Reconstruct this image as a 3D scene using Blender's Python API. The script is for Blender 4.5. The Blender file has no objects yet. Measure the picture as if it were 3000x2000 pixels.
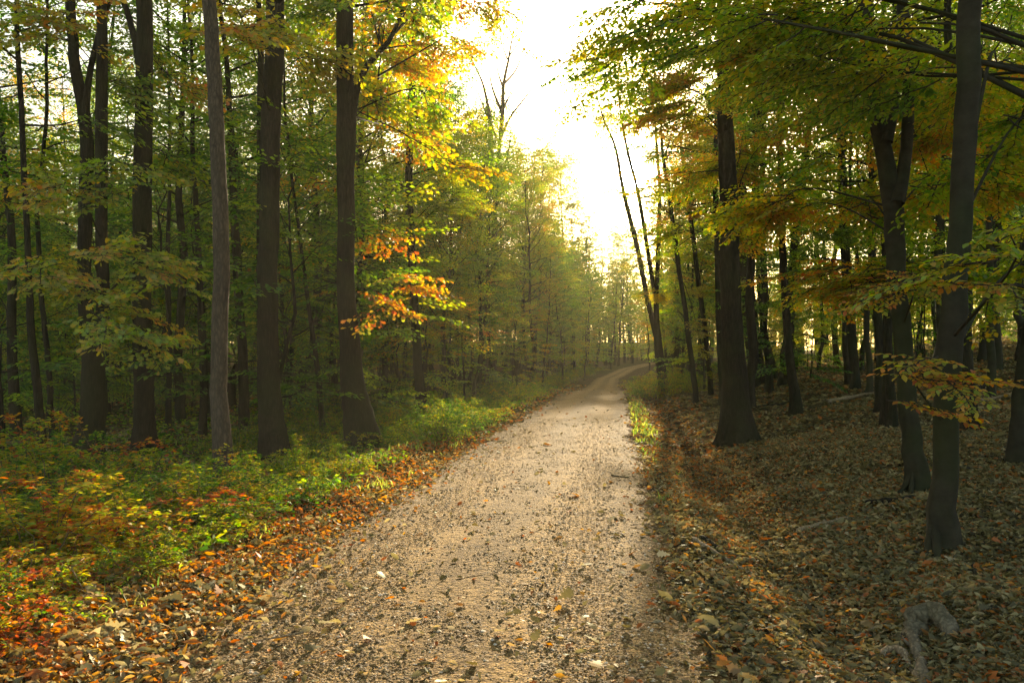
import bpy, math, random
import numpy as np
from mathutils import Vector, Matrix

# ------------------------------------------------------------------ camera, sky, sun, exposure
scene = bpy.context.scene
F = 2333.0            # focal length in pixels of the 3000 px wide photograph
CX, HY, EYE = 1500.0, 1060.0, 1.6
cam_d = bpy.data.cameras.new('camera')
cam = bpy.data.objects.new('camera', cam_d)
scene.collection.objects.link(cam)
cam_d.sensor_width = 36.0
cam_d.lens = 36.0 * F / 3000.0
cam_d.shift_y = (HY - 1000.0) / 3000.0
cam_d.clip_start = 0.05
cam_d.clip_end = 2000.0
cam.location = (0, 0, EYE)
cam.rotation_euler = (math.radians(90), 0, 0)
scene.camera = cam

SUN_AZ = math.atan2(1850 - CX, F)
SUN_EL = math.atan2((HY - 517) / F * math.cos(SUN_AZ), 1.0)
sdir = Vector((math.sin(SUN_AZ) * math.cos(SUN_EL), math.cos(SUN_AZ) * math.cos(SUN_EL), math.sin(SUN_EL)))

world = bpy.data.worlds.new('World')
scene.world = world
world.use_nodes = True
wn = world.node_tree
wn.nodes.clear()
w_out = wn.nodes.new('ShaderNodeOutputWorld')
w_bg = wn.nodes.new('ShaderNodeBackground')
w_sky = wn.nodes.new('ShaderNodeTexSky')
w_sky.sky_type = 'NISHITA'
w_sky.sun_disc = False
w_sky.sun_elevation = SUN_EL
w_sky.sun_rotation = SUN_AZ
w_sky.air_density = 1.0
w_sky.dust_density = 3.0
w_sky.ozone_density = 1.0
w_bg.inputs['Strength'].default_value = 0.105
w_warm = wn.nodes.new('ShaderNodeMix'); w_warm.data_type = 'RGBA'; w_warm.blend_type = 'MULTIPLY'
w_warm.inputs[0].default_value = 1.0; w_warm.inputs[7].default_value = (1.0, .95, .80, 1)
wn.links.new(w_sky.outputs[0], w_warm.inputs[6])
wn.links.new(w_warm.outputs[2], w_bg.inputs['Color'])
# the sun's own disc and the bright air round it, part of the sky
w_tc = wn.nodes.new('ShaderNodeTexCoord')
w_dot = wn.nodes.new('ShaderNodeVectorMath'); w_dot.operation = 'DOT_PRODUCT'
w_dot.inputs[1].default_value = sdir
wn.links.new(w_tc.outputs['Generated'], w_dot.inputs[0])
def wmath(op, a, b):
    n = wn.nodes.new('ShaderNodeMath'); n.operation = op
    for i, v in enumerate((a, b)):
        if hasattr(v, 'is_linked'): wn.links.new(v, n.inputs[i])
        elif v is not None: n.inputs[i].default_value = v
    return n.outputs[0]
w_c = wmath('MAXIMUM', w_dot.outputs['Value'], 0.0)
w_disc = wmath('MULTIPLY', wmath('POWER', w_c, 22000.0), 400.0)
w_aur = wmath('MULTIPLY', wmath('POWER', w_c, 900.0), 2.0)
w_aur2 = wmath('MULTIPLY', wmath('POWER', w_c, 14.0), 0.05)
w_sum = wmath('ADD', wmath('ADD', w_disc, w_aur), w_aur2)
w_bg2 = wn.nodes.new('ShaderNodeBackground')
w_bg2.inputs['Color'].default_value = (1.0, 0.93, 0.8, 1)
wn.links.new(w_sum, w_bg2.inputs['Strength'])
w_add = wn.nodes.new('ShaderNodeAddShader')
wn.links.new(w_bg.outputs[0], w_add.inputs[0])
wn.links.new(w_bg2.outputs[0], w_add.inputs[1])
wn.links.new(w_add.outputs[0], w_out.inputs['Surface'])

sun_d = bpy.data.lights.new('sun', 'SUN')
sun_d.energy = 5.0
sun_d.angle = math.radians(0.6)
sun_d.color = (1.0, 0.82, 0.54)
sun = bpy.data.objects.new('sun', sun_d)
scene.collection.objects.link(sun)
sun.rotation_mode = 'QUATERNION'
sun.rotation_quaternion = sdir.to_track_quat('Z', 'Y')
sun.location = sdir * 100

scene.view_settings.view_transform = 'Standard'
scene.view_settings.look = 'None'
scene.view_settings.gamma = 1.0
scene.view_settings.exposure = 2.0
HAZE_DENSITY = 0.0007
scene.render.engine = 'CYCLES'
cy = scene.cycles
cy.max_bounces = 6
cy.diffuse_bounces = 4
cy.glossy_bounces = 2
cy.transmission_bounces = 4
cy.transparent_max_bounces = 4
cy.volume_bounces = 1
cy.caustics_reflective = False
cy.caustics_refractive = False
cy.sample_clamp_indirect = 6.0
cy.use_denoising = True
cy.use_adaptive_sampling = True
cy.adaptive_threshold = 0.02

COL = scene.collection
R = np.random.RandomState(7)

# ------------------------------------------------------------------ terrain shape
_cd = np.array([-40, 0, 2, 4, 6.2, 7.9, 10.9, 17.3, 28, 39.7, 55, 75, 100, 120, 150, 230.])
_cx = np.array([-1.5, -.75, -.6, -.42, -.28, -.05, .34, 1.08, 2.55, 4.2, 6.2, 9.0, 14.6, 20.5, 33, 90.])
_ed = np.array([-40, 0, 30, 39, 50, 62, 80, 100, 120, 160, 230.])
_ez = np.array([0, 0, 0.02, 0.14, -.20, -.15, .10, .72, 1.25, 2.6, 5.0])
HW = 1.55
def path_x(y):
    return np.interp(y, _cd, _cx)
def lump(x, y, s=1.0):
    return (np.sin(x * 1.7 * s + 1.3 * np.sin(y * .9 * s)) * np.sin(y * 1.3 * s + 2.1 + np.sin(x * .8 * s)) * .5
            + np.sin(x * 3.9 * s + y * 2.3 * s + 4) * np.sin(y * 4.7 * s - x * 1.1 * s) * .25)
def height(x, y):
    x = np.asarray(x, float); y = np.asarray(y, float)
    u = x - path_x(y)
    e = np.interp(y, _ed, _ez)
    ar = np.maximum(u - HW, 0); al = np.maximum(-u - HW, 0)
    fade = np.clip((y - 1) / 4, 0, 1)
    h = e + .03 * np.clip(1 - (u / HW) ** 2, 0, 1)
    h = h - .26 * np.exp(-((ar - .95) / .5) ** 2) * (ar > 0)
    slope = .135 * np.maximum(ar - 1.6, 0)
    slope = np.where(slope > 4.5, 4.5 + (slope - 4.5) * .3, slope)
    h = h + slope * np.clip(1.15 - np.maximum(y - 60, 0) / 90, .35, 1)
    h = h - .022 * np.minimum(al, 30) + .10 * np.exp(-((al - .8) / .5) ** 2)
    off = np.clip(np.maximum(ar, al) / .8, 0, 1)
    h = h + np.where(u < -8, np.clip(y - 80, 0, 70) * .04 * np.clip((-u - 8) / 30, 0, 1), 0)
    h = h + off * (.10 * lump(x, y, .55) + .045 * lump(x + 9, y, 1.9))
    return h
def px_ground(px, py):
    """where the sight line through a pixel of the photograph meets the ground"""
    dx, dz = (px - CX) / F, (HY - py) / F
    D = np.geomspace(2.2, 160, 4000)
    hit = EYE + dz * D <= height(dx * D, D)
    k = int(np.argmax(hit)) if hit.any() else len(D) - 1
    return dx * D[k], D[k]
S = 3000 / 2352.0     # my pixel notes are in a 2352 px wide view
def at(px, py, D):
    return np.array([(px * S - CX) / F * D, D, EYE + (HY - py * S) / F * D])

# ------------------------------------------------------------------ mesh helpers
class Geo:
    def __init__(self):
        self.v = []; self.f = []; self.n = 0; self.a = []; self.m = []
    def add(self, verts, faces, attr=None, mat=0):
        """verts (n,3); faces (m,k) int array; attr per face"""
        verts = np.asarray(verts, np.float32); faces = np.asarray(faces, np.int64)
        self.v.append(verts); self.f.append(faces + self.n); self.n += len(verts)
        self.a.append(np.full(len(faces), .5, np.float32) if attr is None else np.broadcast_to(np.asarray(attr, np.float32), (len(faces),)))
        self.m.append(np.full(len(faces), mat, np.int32))
    def join(self, g, mat=None):
        for v in [np.concatenate(g.v)] if g.v else []:
            self.v.append(v)
        for f, a, m in zip(g.f, g.a, g.m):
            self.f.append(f + self.n); self.a.append(a); self.m.append(m if mat is None else np.full(len(f), mat, np.int32))
        self.n += g.n
    def mesh(self, name, mats, smooth=False):
        me = bpy.data.meshes.new(name)
        v = np.concatenate(self.v).astype(np.float32)
        tot = np.concatenate([np.full(len(f), f.shape[1], np.int32) for f in self.f])
        idx = np.concatenate([f.ravel() for f in self.f]).astype(np.int32)
        me.vertices.add(len(v)); me.vertices.foreach_set('co', v.ravel())
        me.loops.add(len(idx)); me.loops.foreach_set('vertex_index', idx)
        me.polygons.add(len(tot))
        st = np.zeros(len(tot), np.int32); st[1:] = np.cumsum(tot)[:-1]
        me.polygons.foreach_set('loop_start', st)
        me.polygons.foreach_set('material_index', np.concatenate(self.m))
        if smooth: me.polygons.foreach_set('use_smooth', np.ones(len(tot), bool))
        me.update(calc_edges=True)
        at_ = me.attributes.new('rnd', 'FLOAT', 'FACE')
        at_.data.foreach_set('value', np.concatenate(self.a))
        for m in mats: me.materials.append(m)
        return me

def link(name, me, parent=None, color=None):
    o = bpy.data.objects.new(name, me); COL.objects.link(o)
    if parent is not None: o.parent = parent
    if color is not None: o.color = color
    return o
def tag(o, label=None, cat=None, group=None, kind=None):
    if label: o['label'] = label
    if cat: o['category'] = cat
    if group: o['group'] = group
    if kind: o['kind'] = kind
    return o
def empty(name, loc):
    o = bpy.data.objects.new(name, None); COL.objects.link(o)
    o.location = loc; o.empty_display_size = .3
    return o

def tube(P, r, k=8, lobes=None, rough=0.0, rs=R, cap=True):
    """tapered tube along P (n,3) with radii r (n)"""
    P = np.asarray(P, float); r = np.asarray(r, float); n = len(P)
    T = np.gradient(P, axis=0); T /= np.linalg.norm(T, axis=1)[:, None] + 1e-9
    ref = np.array([1., 0, 0]) if abs(T[0][0]) < .8 else np.array([0, 1., 0])
    A = np.zeros_like(P); a = ref - T[0] * np.dot(ref, T[0]); a /= np.linalg.norm(a)
    for i in range(n):
        a = a - T[i] * np.dot(a, T[i]); a /= np.linalg.norm(a) + 1e-9; A[i] = a
    B = np.cross(T, A)
    th = np.linspace(0, 2 * np.pi, k, endpoint=False)
    rr = r[:, None] * np.ones((1, k))
    if lobes is not None: rr = rr * lobes(np.arange(n)[:, None], th[None, :])
    if rough: rr = rr * (1 + rough * rs.randn(n, k))
    V = P[:, None, :] + rr[..., None] * (np.cos(th)[None, :, None] * A[:, None, :] + np.sin(th)[None, :, None] * B[:, None, :])
    i = np.arange(n - 1)[:, None] * k; j = np.arange(k)[None, :]; j2 = (j + 1) % k
    Fc = np.stack([i + j, i + j2, i + k + j2, i + k + j], -1).reshape(-1, 4)
    return V.reshape(-1, 3), Fc

def smooth_line(P, n):
    """Catmull-like resample of polyline P"""
    P = np.asarray(P, float)
    t = np.r_[0, np.cumsum(np.linalg.norm(np.diff(P[:, :3], axis=0), axis=1))]; t /= t[-1]
    m = len(P)
    tan = np.gradient(P, t, axis=0) if m > 2 else np.tile(P[1] - P[0], (2, 1))
    s = np.linspace(0, 1, n); out = np.zeros((n, P.shape[1]))
    k = np.clip(np.searchsorted(t, s, side='right') - 1, 0, m - 2)
    h = (t[k + 1] - t[k]); q = (s - t[k]) / h
    h00 = 2*q**3-3*q**2+1; h10 = q**3-2*q**2+q; h01 = -2*q**3+3*q**2; h11 = q**3-q**2
    out = h00[:, None]*P[k] + (h10*h)[:, None]*tan[k] + h01[:, None]*P[k+1] + (h11*h)[:, None]*tan[k+1]
    return out

# ------------------------------------------------------------------ leaves
LEAF_NEAR = (np.array([[0, 0, 0], [.2, -.17, .02], [.2, .17, .02], [.52, -.29, .03], [.52, .29, .03], [.82, -.17, -.02], [.82, .17, -.02], [1.03, 0, -.10], [.5, 0, -.05]]),
             [np.array([[0, 1, 2, 0]])[:, :3], np.array([[7, 6, 5]]), np.array([[1, 3, 8, 8]])[:, :3], np.array([[2, 8, 4]]), np.array([[1, 8, 2]]), np.array([[3, 5, 8]]), np.array([[5, 6, 8]]), np.array([[6, 4, 8]])])
LEAF_FAR = (np.array([[0, 0, 0], [.45, -.30, .03], [1.0, 0, -.06], [.45, .30, .03]]), [np.array([[0, 1, 2, 3]])])
_oak = []
for i, (u, w) in enumerate([(0, .02), (.18, .10), (.26, .06), (.38, .26), (.46, .13), (.60, .36), (.68, .2), (.82, .30), (.9, .14), (1.02, .0)]):
    _oak += [[u, -w, .04 - .12 * u * u + .1 * w], [u, w, .04 - .12 * u * u + .1 * w]]
LEAF_OAK = (np.array(_oak), [np.array([[2*i, 2*i+2, 2*i+3, 2*i+1] for i in range(9)])])
def leaf_geo(g, L, shape=LEAF_FAR, mat=0):
    """L: dict o (n,3) a (n,3) nrm (n,3) s (n) c (n)"""
    tv, tf = shape
    o, a, n, s, c = L['o'], L['a'], L['n'], L['s'], L['c']
    b = np.cross(n, a)
    V = o[:, None, :] + s[:, None, None] * (tv[None, :, 0:1] * a[:, None, :] + tv[None, :, 1:2] * b[:, None, :] + tv[None, :, 2:3] * n[:, None, :])
    m = len(tv); N = len(o); base = np.arange(N)[:, None, None] * m
    first = True
    for f in tf:
        Fc = (base + f[None]).reshape(-1, f.shape[1])
        cc = np.repeat(c, len(f))
        if first:
            g.add(V.reshape(-1, 3), Fc, cc, mat); first = False
        else:
            off = g.n - N * m
            g.f.append(Fc + off); g.a.append(cc.astype(np.float32)); g.m.append(np.full(len(Fc), mat, np.int32))
def norm(v): return v / (np.linalg.norm(v, axis=-1, keepdims=True) + 1e-9)

def make_spray(rs, length=1.25, leaf=.075, spacing=.045, sides=13, flat=.28):
    """one flat leafy branch end, +X outwards, Z up: leaves dict and twig polylines"""
    tw = []; n0 = 9
    xs = np.linspace(0, length, n0)
    bend = rs.uniform(-.25, .25)
    main = np.stack([xs, bend * xs**2 / length * .6, -.12 * xs**2 / length + .04 * rs.randn()], 1)
    main += rs.randn(n0, 3) * .012 * length; main[0] = 0
    tw.append((main, .006))
    for i in range(sides):
        t = .1 + .85 * i / sides
        p = np.array([np.interp(t * length, xs, main[:, k]) for k in range(3)])
        sgn = 1 if i % 2 else -1
        ang = sgn * rs.uniform(.65, 1.05) + bend * t
        L = length * (.52 * (1 - .72 * t) * rs.uniform(.65, 1.2))
        q = np.linspace(0, 1, 5)[:, None]
        d = np.array([math.cos(ang), math.sin(ang), rs.uniform(-.15, .1)])
        d2 = np.array([math.cos(ang * .6), math.sin(ang * .6), rs.uniform(-.3, 0)])
        tw.append((p + L * (q * d * (1 - .3 * q) + .3 * q * q * d2), .0035))
    O, A, Nn, Ss, C = [], [], [], [], []
    for P, r in tw:
        seg = np.r_[0, np.cumsum(np.linalg.norm(np.diff(P, axis=0), axis=1))]
        m = max(3, int(seg[-1] / spacing))
        st = np.linspace(seg[-1] * (.18 if r > .005 else .1), seg[-1], m)
        pts = np.stack([np.interp(st, seg, P[:, k]) for k in range(3)], 1)
        dr = norm(np.stack([np.interp(np.minimum(st + .02, seg[-1]) , seg, P[:, k]) - np.interp(st - .03, seg, P[:, k]) for k in range(3)], 1))
        sg = np.where(np.arange(m) % 2, 1, -1); an = sg * rs.uniform(.5, 1.2, m); an[-1] = rs.uniform(-.3, .3)
        ca, sa = np.cos(an), np.sin(an)
        ax = np.stack([dr[:, 0] * ca - dr[:, 1] * sa, dr[:, 0] * sa + dr[:, 1] * ca, dr[:, 2] + rs.uniform(-.45, .12, m)], 1)
        ax = norm(ax)
        nn = np.stack([rs.randn(m) * flat, rs.randn(m) * flat, np.ones(m)], 1)
        nn = norm(nn - ax * np.sum(nn * ax, 1, keepdims=True))
        O.append(pts); A.append(ax); Nn.append(nn); Ss.append(leaf * rs.uniform(.6, 1.2, m)); C.append(rs.rand(m))
    return dict(o=np.concatenate(O), a=np.concatenate(A), n=np.concatenate(Nn), s=np.concatenate(Ss), c=np.concatenate(C)), tw
rs0 = np.random.RandomState(3)
SPRAYS = [make_spray(rs0) for _ in range(7)]                                           # beech-like
SPRAYS_FAR = [make_spray(rs0, leaf=.115, spacing=.085, sides=11) for _ in range(6)]
SPRAYS_OAK = [make_spray(rs0, length=1.15, leaf=.115, spacing=.085, sides=10, flat=.8) for _ in range(6)]

def rotz_pitch(az, pitch, roll):
    ca, sa, cp, sp, cr, sr = math.cos(az), math.sin(az), math.cos(pitch), math.sin(pitch), math.cos(roll), math.sin(roll)
    Rz = np.array([[ca, -sa, 0], [sa, ca, 0], [0, 0, 1]])
    Ry = np.array([[cp, 0, -sp], [0, 1, 0], [sp, 0, cp]])
    Rx = np.array([[1, 0, 0], [0, cr, -sr], [0, sr, cr]])
    return Rz @ Ry @ Rx

def place_sprays(items, lib, rs, shape=LEAF_FAR, twigs=True, tint=.5):
    """items: list of (pos, az, pitch, scale, tintvalue) -> Geo with leaves (slot 0) and twigs (slot 1)"""
    g = Geo(); acc = dict(o=[], a=[], n=[], s=[], c=[])
    for pos, az, pitch, sc, tv in items:
        L, tw = lib[rs.randint(len(lib))]
        M = rotz_pitch(az, pitch, rs.uniform(-.35, .35))
        acc['o'].append(L['o'] @ M.T * sc + pos); acc['a'].append(L['a'] @ M.T); acc['n'].append(L['n'] @ M.T)
        acc['s'].append(L['s'] * (sc ** .5) * rs.uniform(.9, 1.15)); acc['c'].append(np.clip(tv * tint + L['c'] * (1 - tint), 0, 1))
        if twigs:
            for j, (P, r) in enumerate(tw):
                if j and twigs == 1 and j % 3: continue
                V, Fc = tube(P @ M.T * sc + pos, np.linspace(r, r * .3, len(P)) * (1.5 if j == 0 else 1), 3)
                g.add(V, Fc, mat=1)
    L = {k: np.concatenate(v) for k, v in acc.items()}
    leaf_geo(g, L, shape)
    return g

# ------------------------------------------------------------------ materials
def new_mat(name):
    m = bpy.data.materials.new(name); m.use_nodes = True
    m.node_tree.nodes.clear()
    return m, m.node_tree
def nd(nt, t, **kw):
    n = nt.nodes.new(t)
    for k, v in kw.items(): setattr(n, k, v)
    return n
def mth(nt, op, a, b=None, clamp=False):
    n = nt.nodes.new('ShaderNodeMath'); n.operation = op; n.use_clamp = clamp
    for i, v in enumerate((a, b)):
        if v is None: continue
        if hasattr(v, 'is_linked'): nt.links.new(v, n.inputs[i])
        else: n.inputs[i].default_value = v
    return n.outputs[0]
def ramp(nt, fac, stops, interp='LINEAR'):
    r = nt.nodes.new('ShaderNodeValToRGB'); r.color_ramp.interpolation = interp
    el = r.color_ramp.elements
    while len(el) < len(stops): el.new(.5)
    for e, (p, c) in zip(el, stops):
        e.position = p; e.color = (*c, 1)
    nt.links.new(fac, r.inputs[0])
    return r.outputs[0]
def noise(nt, vec, scale, detail=3, rough=.55, out=0):
    n = nt.nodes.new('ShaderNodeTexNoise'); n.inputs['Scale'].default_value = scale
    n.inputs['Detail'].default_value = detail; n.inputs['Roughness'].default_value = rough
    if vec is not None: nt.links.new(vec, n.inputs['Vector'])
    return n.outputs[out]

LEAF_STOPS = [(0, (.020, .060, .006)), (.22, (.055, .14, .008)), (.42, (.18, .26, .012)), (.60, (.30, .28, .012)), (.76, (.44, .25, .014)), (.89, (.45, .13, .014)), (1, (.28, .055, .015))]
def leaf_material(name, stops=LEAF_STOPS, trans=.55, gloss=.06, tval=2.4):
    m, nt = new_mat(name)
    at_ = nd(nt, 'ShaderNodeAttribute', attribute_name='rnd')
    oi = nd(nt, 'ShaderNodeObjectInfo')
    sep = nd(nt, 'ShaderNodeSeparateColor'); nt.links.new(oi.outputs['Color'], sep.inputs[0])
    tc = nd(nt, 'ShaderNodeTexCoord')
    geo = nd(nt, 'ShaderNodeNewGeometry')
    nz = noise(nt, geo.outputs['Position'], .55, 2)
    t = mth(nt, 'MULTIPLY', mth(nt, 'SUBTRACT', at_.outputs['Fac'], .5), sep.outputs[1])
    t = mth(nt, 'ADD', mth(nt, 'ADD', t, sep.outputs[0]), .04)
    t = mth(nt, 'ADD', t, mth(nt, 'MULTIPLY', mth(nt, 'SUBTRACT', nz, .5), .5), True)
    col = ramp(nt, t, stops)
    val = mth(nt, 'ADD', .75, mth(nt, 'MULTIPLY', mth(nt, 'FRACT', mth(nt, 'MULTIPLY', at_.outputs['Fac'], 37.3)), .5))
    hv = nd(nt, 'ShaderNodeHueSaturation'); nt.links.new(col, hv.inputs['Color']); nt.links.new(val, hv.inputs['Value'])
    d = nd(nt, 'ShaderNodeBsdfDiffuse'); nt.links.new(hv.outputs[0], d.inputs['Color'])
    tr = nd(nt, 'ShaderNodeBsdfTranslucent')
    g2 = nd(nt, 'ShaderNodeHueSaturation'); g2.inputs['Saturation'].default_value = 1.08; g2.inputs['Value'].default_value = tval
    nt.links.new(hv.outputs[0], g2.inputs['Color']); nt.links.new(g2.outputs[0], tr.inputs['Color'])
    mx = nd(nt, 'ShaderNodeMixShader'); mx.inputs[0].default_value = trans
    nt.links.new(d.outputs[0], mx.inputs[1]); nt.links.new(tr.outputs[0], mx.inputs[2])
    gl = nd(nt, 'ShaderNodeBsdfGlossy'); gl.inputs['Roughness'].default_value = .5; gl.inputs['Color'].default_value = (.9, .95, .9, 1)
    mg = nd(nt, 'ShaderNodeMixShader'); mg.inputs[0].default_value = gloss
    nt.links.new(mx.outputs[0], mg.inputs[1]); nt.links.new(gl.outputs[0], mg.inputs[2])
    out = nd(nt, 'ShaderNodeOutputMaterial'); nt.links.new(mg.outputs[0], out.inputs['Surface'])
    return m
M_LEAF = leaf_material('autumn_leaf')
M_BUSH = leaf_material('bramble_leaf', trans=.5, gloss=.03)
LITTER_STOPS = [(0, (.03, .022, .009)), (.2, (.085, .066, .022)), (.4, (.19, .155, .055)), (.55, (.36, .29, .13)), (.66, (.28, .125, .032)), (.80, (.42, .11, .017)), (.92, (.50, .25, .03)), (1, (.42, .35, .21))]
M_LITTER = leaf_material('fallen_leaf', LITTER_STOPS, trans=.34, gloss=.03, tval=1.35)
GRASS_STOPS = [(0, (.04, .09, .012)), (.5, (.12, .19, .025)), (1, (.34, .32, .06))]
M_GRASS = leaf_material('grass_blade', GRASS_STOPS, trans=.45, gloss=.05)

def bark_material(name, c1, c2, moss=.3, scale=(9, 9, 1.6), bump=.6, mosscol=(.035, .045, .012), cell=.3):
    m, nt = new_mat(name)
    geo = nd(nt, 'ShaderNodeNewGeometry')
    mp = nd(nt, 'ShaderNodeMapping'); mp.inputs['Scale'].default_value = scale
    nt.links.new(geo.outputs['Position'], mp.inputs['Vector'])
    n1 = noise(nt, mp.outputs[0], 2.2, 8, .65)
    vo = nd(nt, 'ShaderNodeTexVoronoi', feature='DISTANCE_TO_EDGE'); vo.inputs['Scale'].default_value = 3.2
    wn_ = noise(nt, mp.outputs[0], 3.0, 3, .6, 1)
    ws = nd(nt, 'ShaderNodeVectorMath', operation='SCALE'); ws.inputs[3].default_value = .45; nt.links.new(wn_, ws.inputs[0])
    wa = nd(nt, 'ShaderNodeVectorMath', operation='ADD'); nt.links.new(mp.outputs[0], wa.inputs[0]); nt.links.new(ws.outputs[0], wa.inputs[1])
    nt.links.new(wa.outputs[0], vo.inputs['Vector'])
    n2 = noise(nt, geo.outputs['Position'], 1.4, 4)
    n3 = noise(nt, geo.outputs['Position'], 40, 4)
    fis = mth(nt, 'MINIMUM', mth(nt, 'MULTIPLY', vo.outputs[0], 3.0), 1.0)
    f = mth(nt, 'ADD', mth(nt, 'MULTIPLY', n1, 1 - cell), mth(nt, 'MULTIPLY', fis, cell))
    col = ramp(nt, f, [(.25, c1), (.75, c2)])
    mm = mth(nt, 'MULTIPLY', ramp(nt, n2, [(.42, (0, 0, 0)), (.62, (1, 1, 1))]), moss)
    mix = nd(nt, 'ShaderNodeMix', data_type='RGBA'); nt.links.new(mm, mix.inputs[0])
    nt.links.new(col, mix.inputs[6]); mix.inputs[7].default_value = (*mosscol, 1)
    bs = nd(nt, 'ShaderNodeBsdfPrincipled'); bs.inputs['Roughness'].default_value = .9; bs.inputs['Specular IOR Level'].default_value = .12
    nt.links.new(mix.outputs[2], bs.inputs['Base Color'])
    bh = mth(nt, 'ADD', f, mth(nt, 'MULTIPLY', n3, .25))
    bp = nd(nt, 'ShaderNodeBump'); bp.inputs['Strength'].default_value = bump; bp.inputs['Distance'].default_value = .02
    nt.links.new(bh, bp.inputs['Height']); nt.links.new(bp.outputs[0], bs.inputs['Normal'])
    out = nd(nt, 'ShaderNodeOutputMaterial'); nt.links.new(bs.outputs[0], out.inputs['Surface'])
    return m
M_BARK = bark_material('dark_bark', (.012, .009, .005), (.042, .031, .020), .35, (9, 9, 1.3), .9, cell=.4)
M_BARK_PINE = bark_material('pine_bark', (.05, .036, .024), (.135, .098, .068), .1, (9, 9, 2.6), .9, cell=.35)
M_BARK_BEECH = bark_material('beech_bark', (.018, .015, .009), (.056, .046, .028), .5, (3, 3, 4), .35, cell=0.0)
M_TWIG = bark_material('twig_bark', (.03, .022, .015), (.075, .055, .038), .1)
M_DEAD = bark_material('dead_wood', (.18, .125, .07), (.48, .35, .21), .15, (14, 14, 3), .8)

M_CANE = bark_material('cane', (.10, .07, .035), (.26, .18, .09), .2)
M_ROOT = bark_material('root_bark', (.09, .07, .045), (.28, .22, .14), .4, (8, 8, 6), .9)
# ------------------------------------------------------------------ ground and path
def ground_material():
    m, nt = new_mat('forest_floor')
    geo = nd(nt, 'ShaderNodeNewGeometry'); P = geo.outputs['Position']
    v1 = nd(nt, 'ShaderNodeTexVoronoi'); v1.inputs['Scale'].default_value = 14; v1.inputs['Randomness'].default_value = 1
    dist = nd(nt, 'ShaderNodeVectorMath', operation='ADD'); nt.links.new(P, dist.inputs[0])
    nn = noise(nt, P, 9, 3, .5, 1)
    sc = nd(nt, 'ShaderNodeVectorMath', operation='SCALE'); sc.inputs[3].default_value = .12; nt.links.new(nn, sc.inputs[0])
    nt.links.new(sc.outputs[0], dist.inputs[1]); nt.links.new(dist.outputs[0], v1.inputs['Vector'])
    sepc = nd(nt, 'ShaderNodeSeparateColor'); nt.links.new(v1.outputs['Color'], sepc.inputs[0])
    c1 = ramp(nt, sepc.outputs[0], [(0, (.03, .022, .014)), (.45, (.08, .055, .032)), (.8, (.15, .10, .055)), (1, (.22, .10, .04))])
    n2 = noise(nt, P, .35, 5)
    at_ = nd(nt, 'ShaderNodeAttribute', attribute_name='side')     # 0 right of the path, 1 left of it
    g = mth(nt, 'MULTIPLY', ramp(nt, n2, [(.40, (0, 0, 0)), (.60, (1, 1, 1))]), mth(nt, 'ADD', .15, mth(nt, 'MULTIPLY', at_.outputs['Fac'], .6)))
    gc = ramp(nt, sepc.outputs[1], [(0, (.02, .035, .008)), (1, (.07, .10, .02))])
    mix = nd(nt, 'ShaderNodeMix', data_type='RGBA'); nt.links.new(g, mix.inputs[0]); nt.links.new(c1, mix.inputs[6]); nt.links.new(gc, mix.inputs[7])
    bs = nd(nt, 'ShaderNodeBsdfPrincipled'); bs.inputs['Roughness'].default_value = 1.0; bs.inputs['Specular IOR Level'].default_value = 0
    nt.links.new(mix.outputs[2], bs.inputs['Base Color'])
    hh = mth(nt, 'ADD', mth(nt, 'MULTIPLY', sepc.outputs[2], .6), noise(nt, P, 30, 4))
    bp = nd(nt, 'ShaderNodeBump'); bp.inputs['Strength'].default_value = .9; bp.inputs['Distance'].default_value = .04
    nt.links.new(hh, bp.inputs['Height']); nt.links.new(bp.outputs[0], bs.inputs['Normal'])
    out = nd(nt, 'ShaderNodeOutputMaterial'); nt.links.new(bs.outputs[0], out.inputs['Surface'])
    return m
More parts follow.
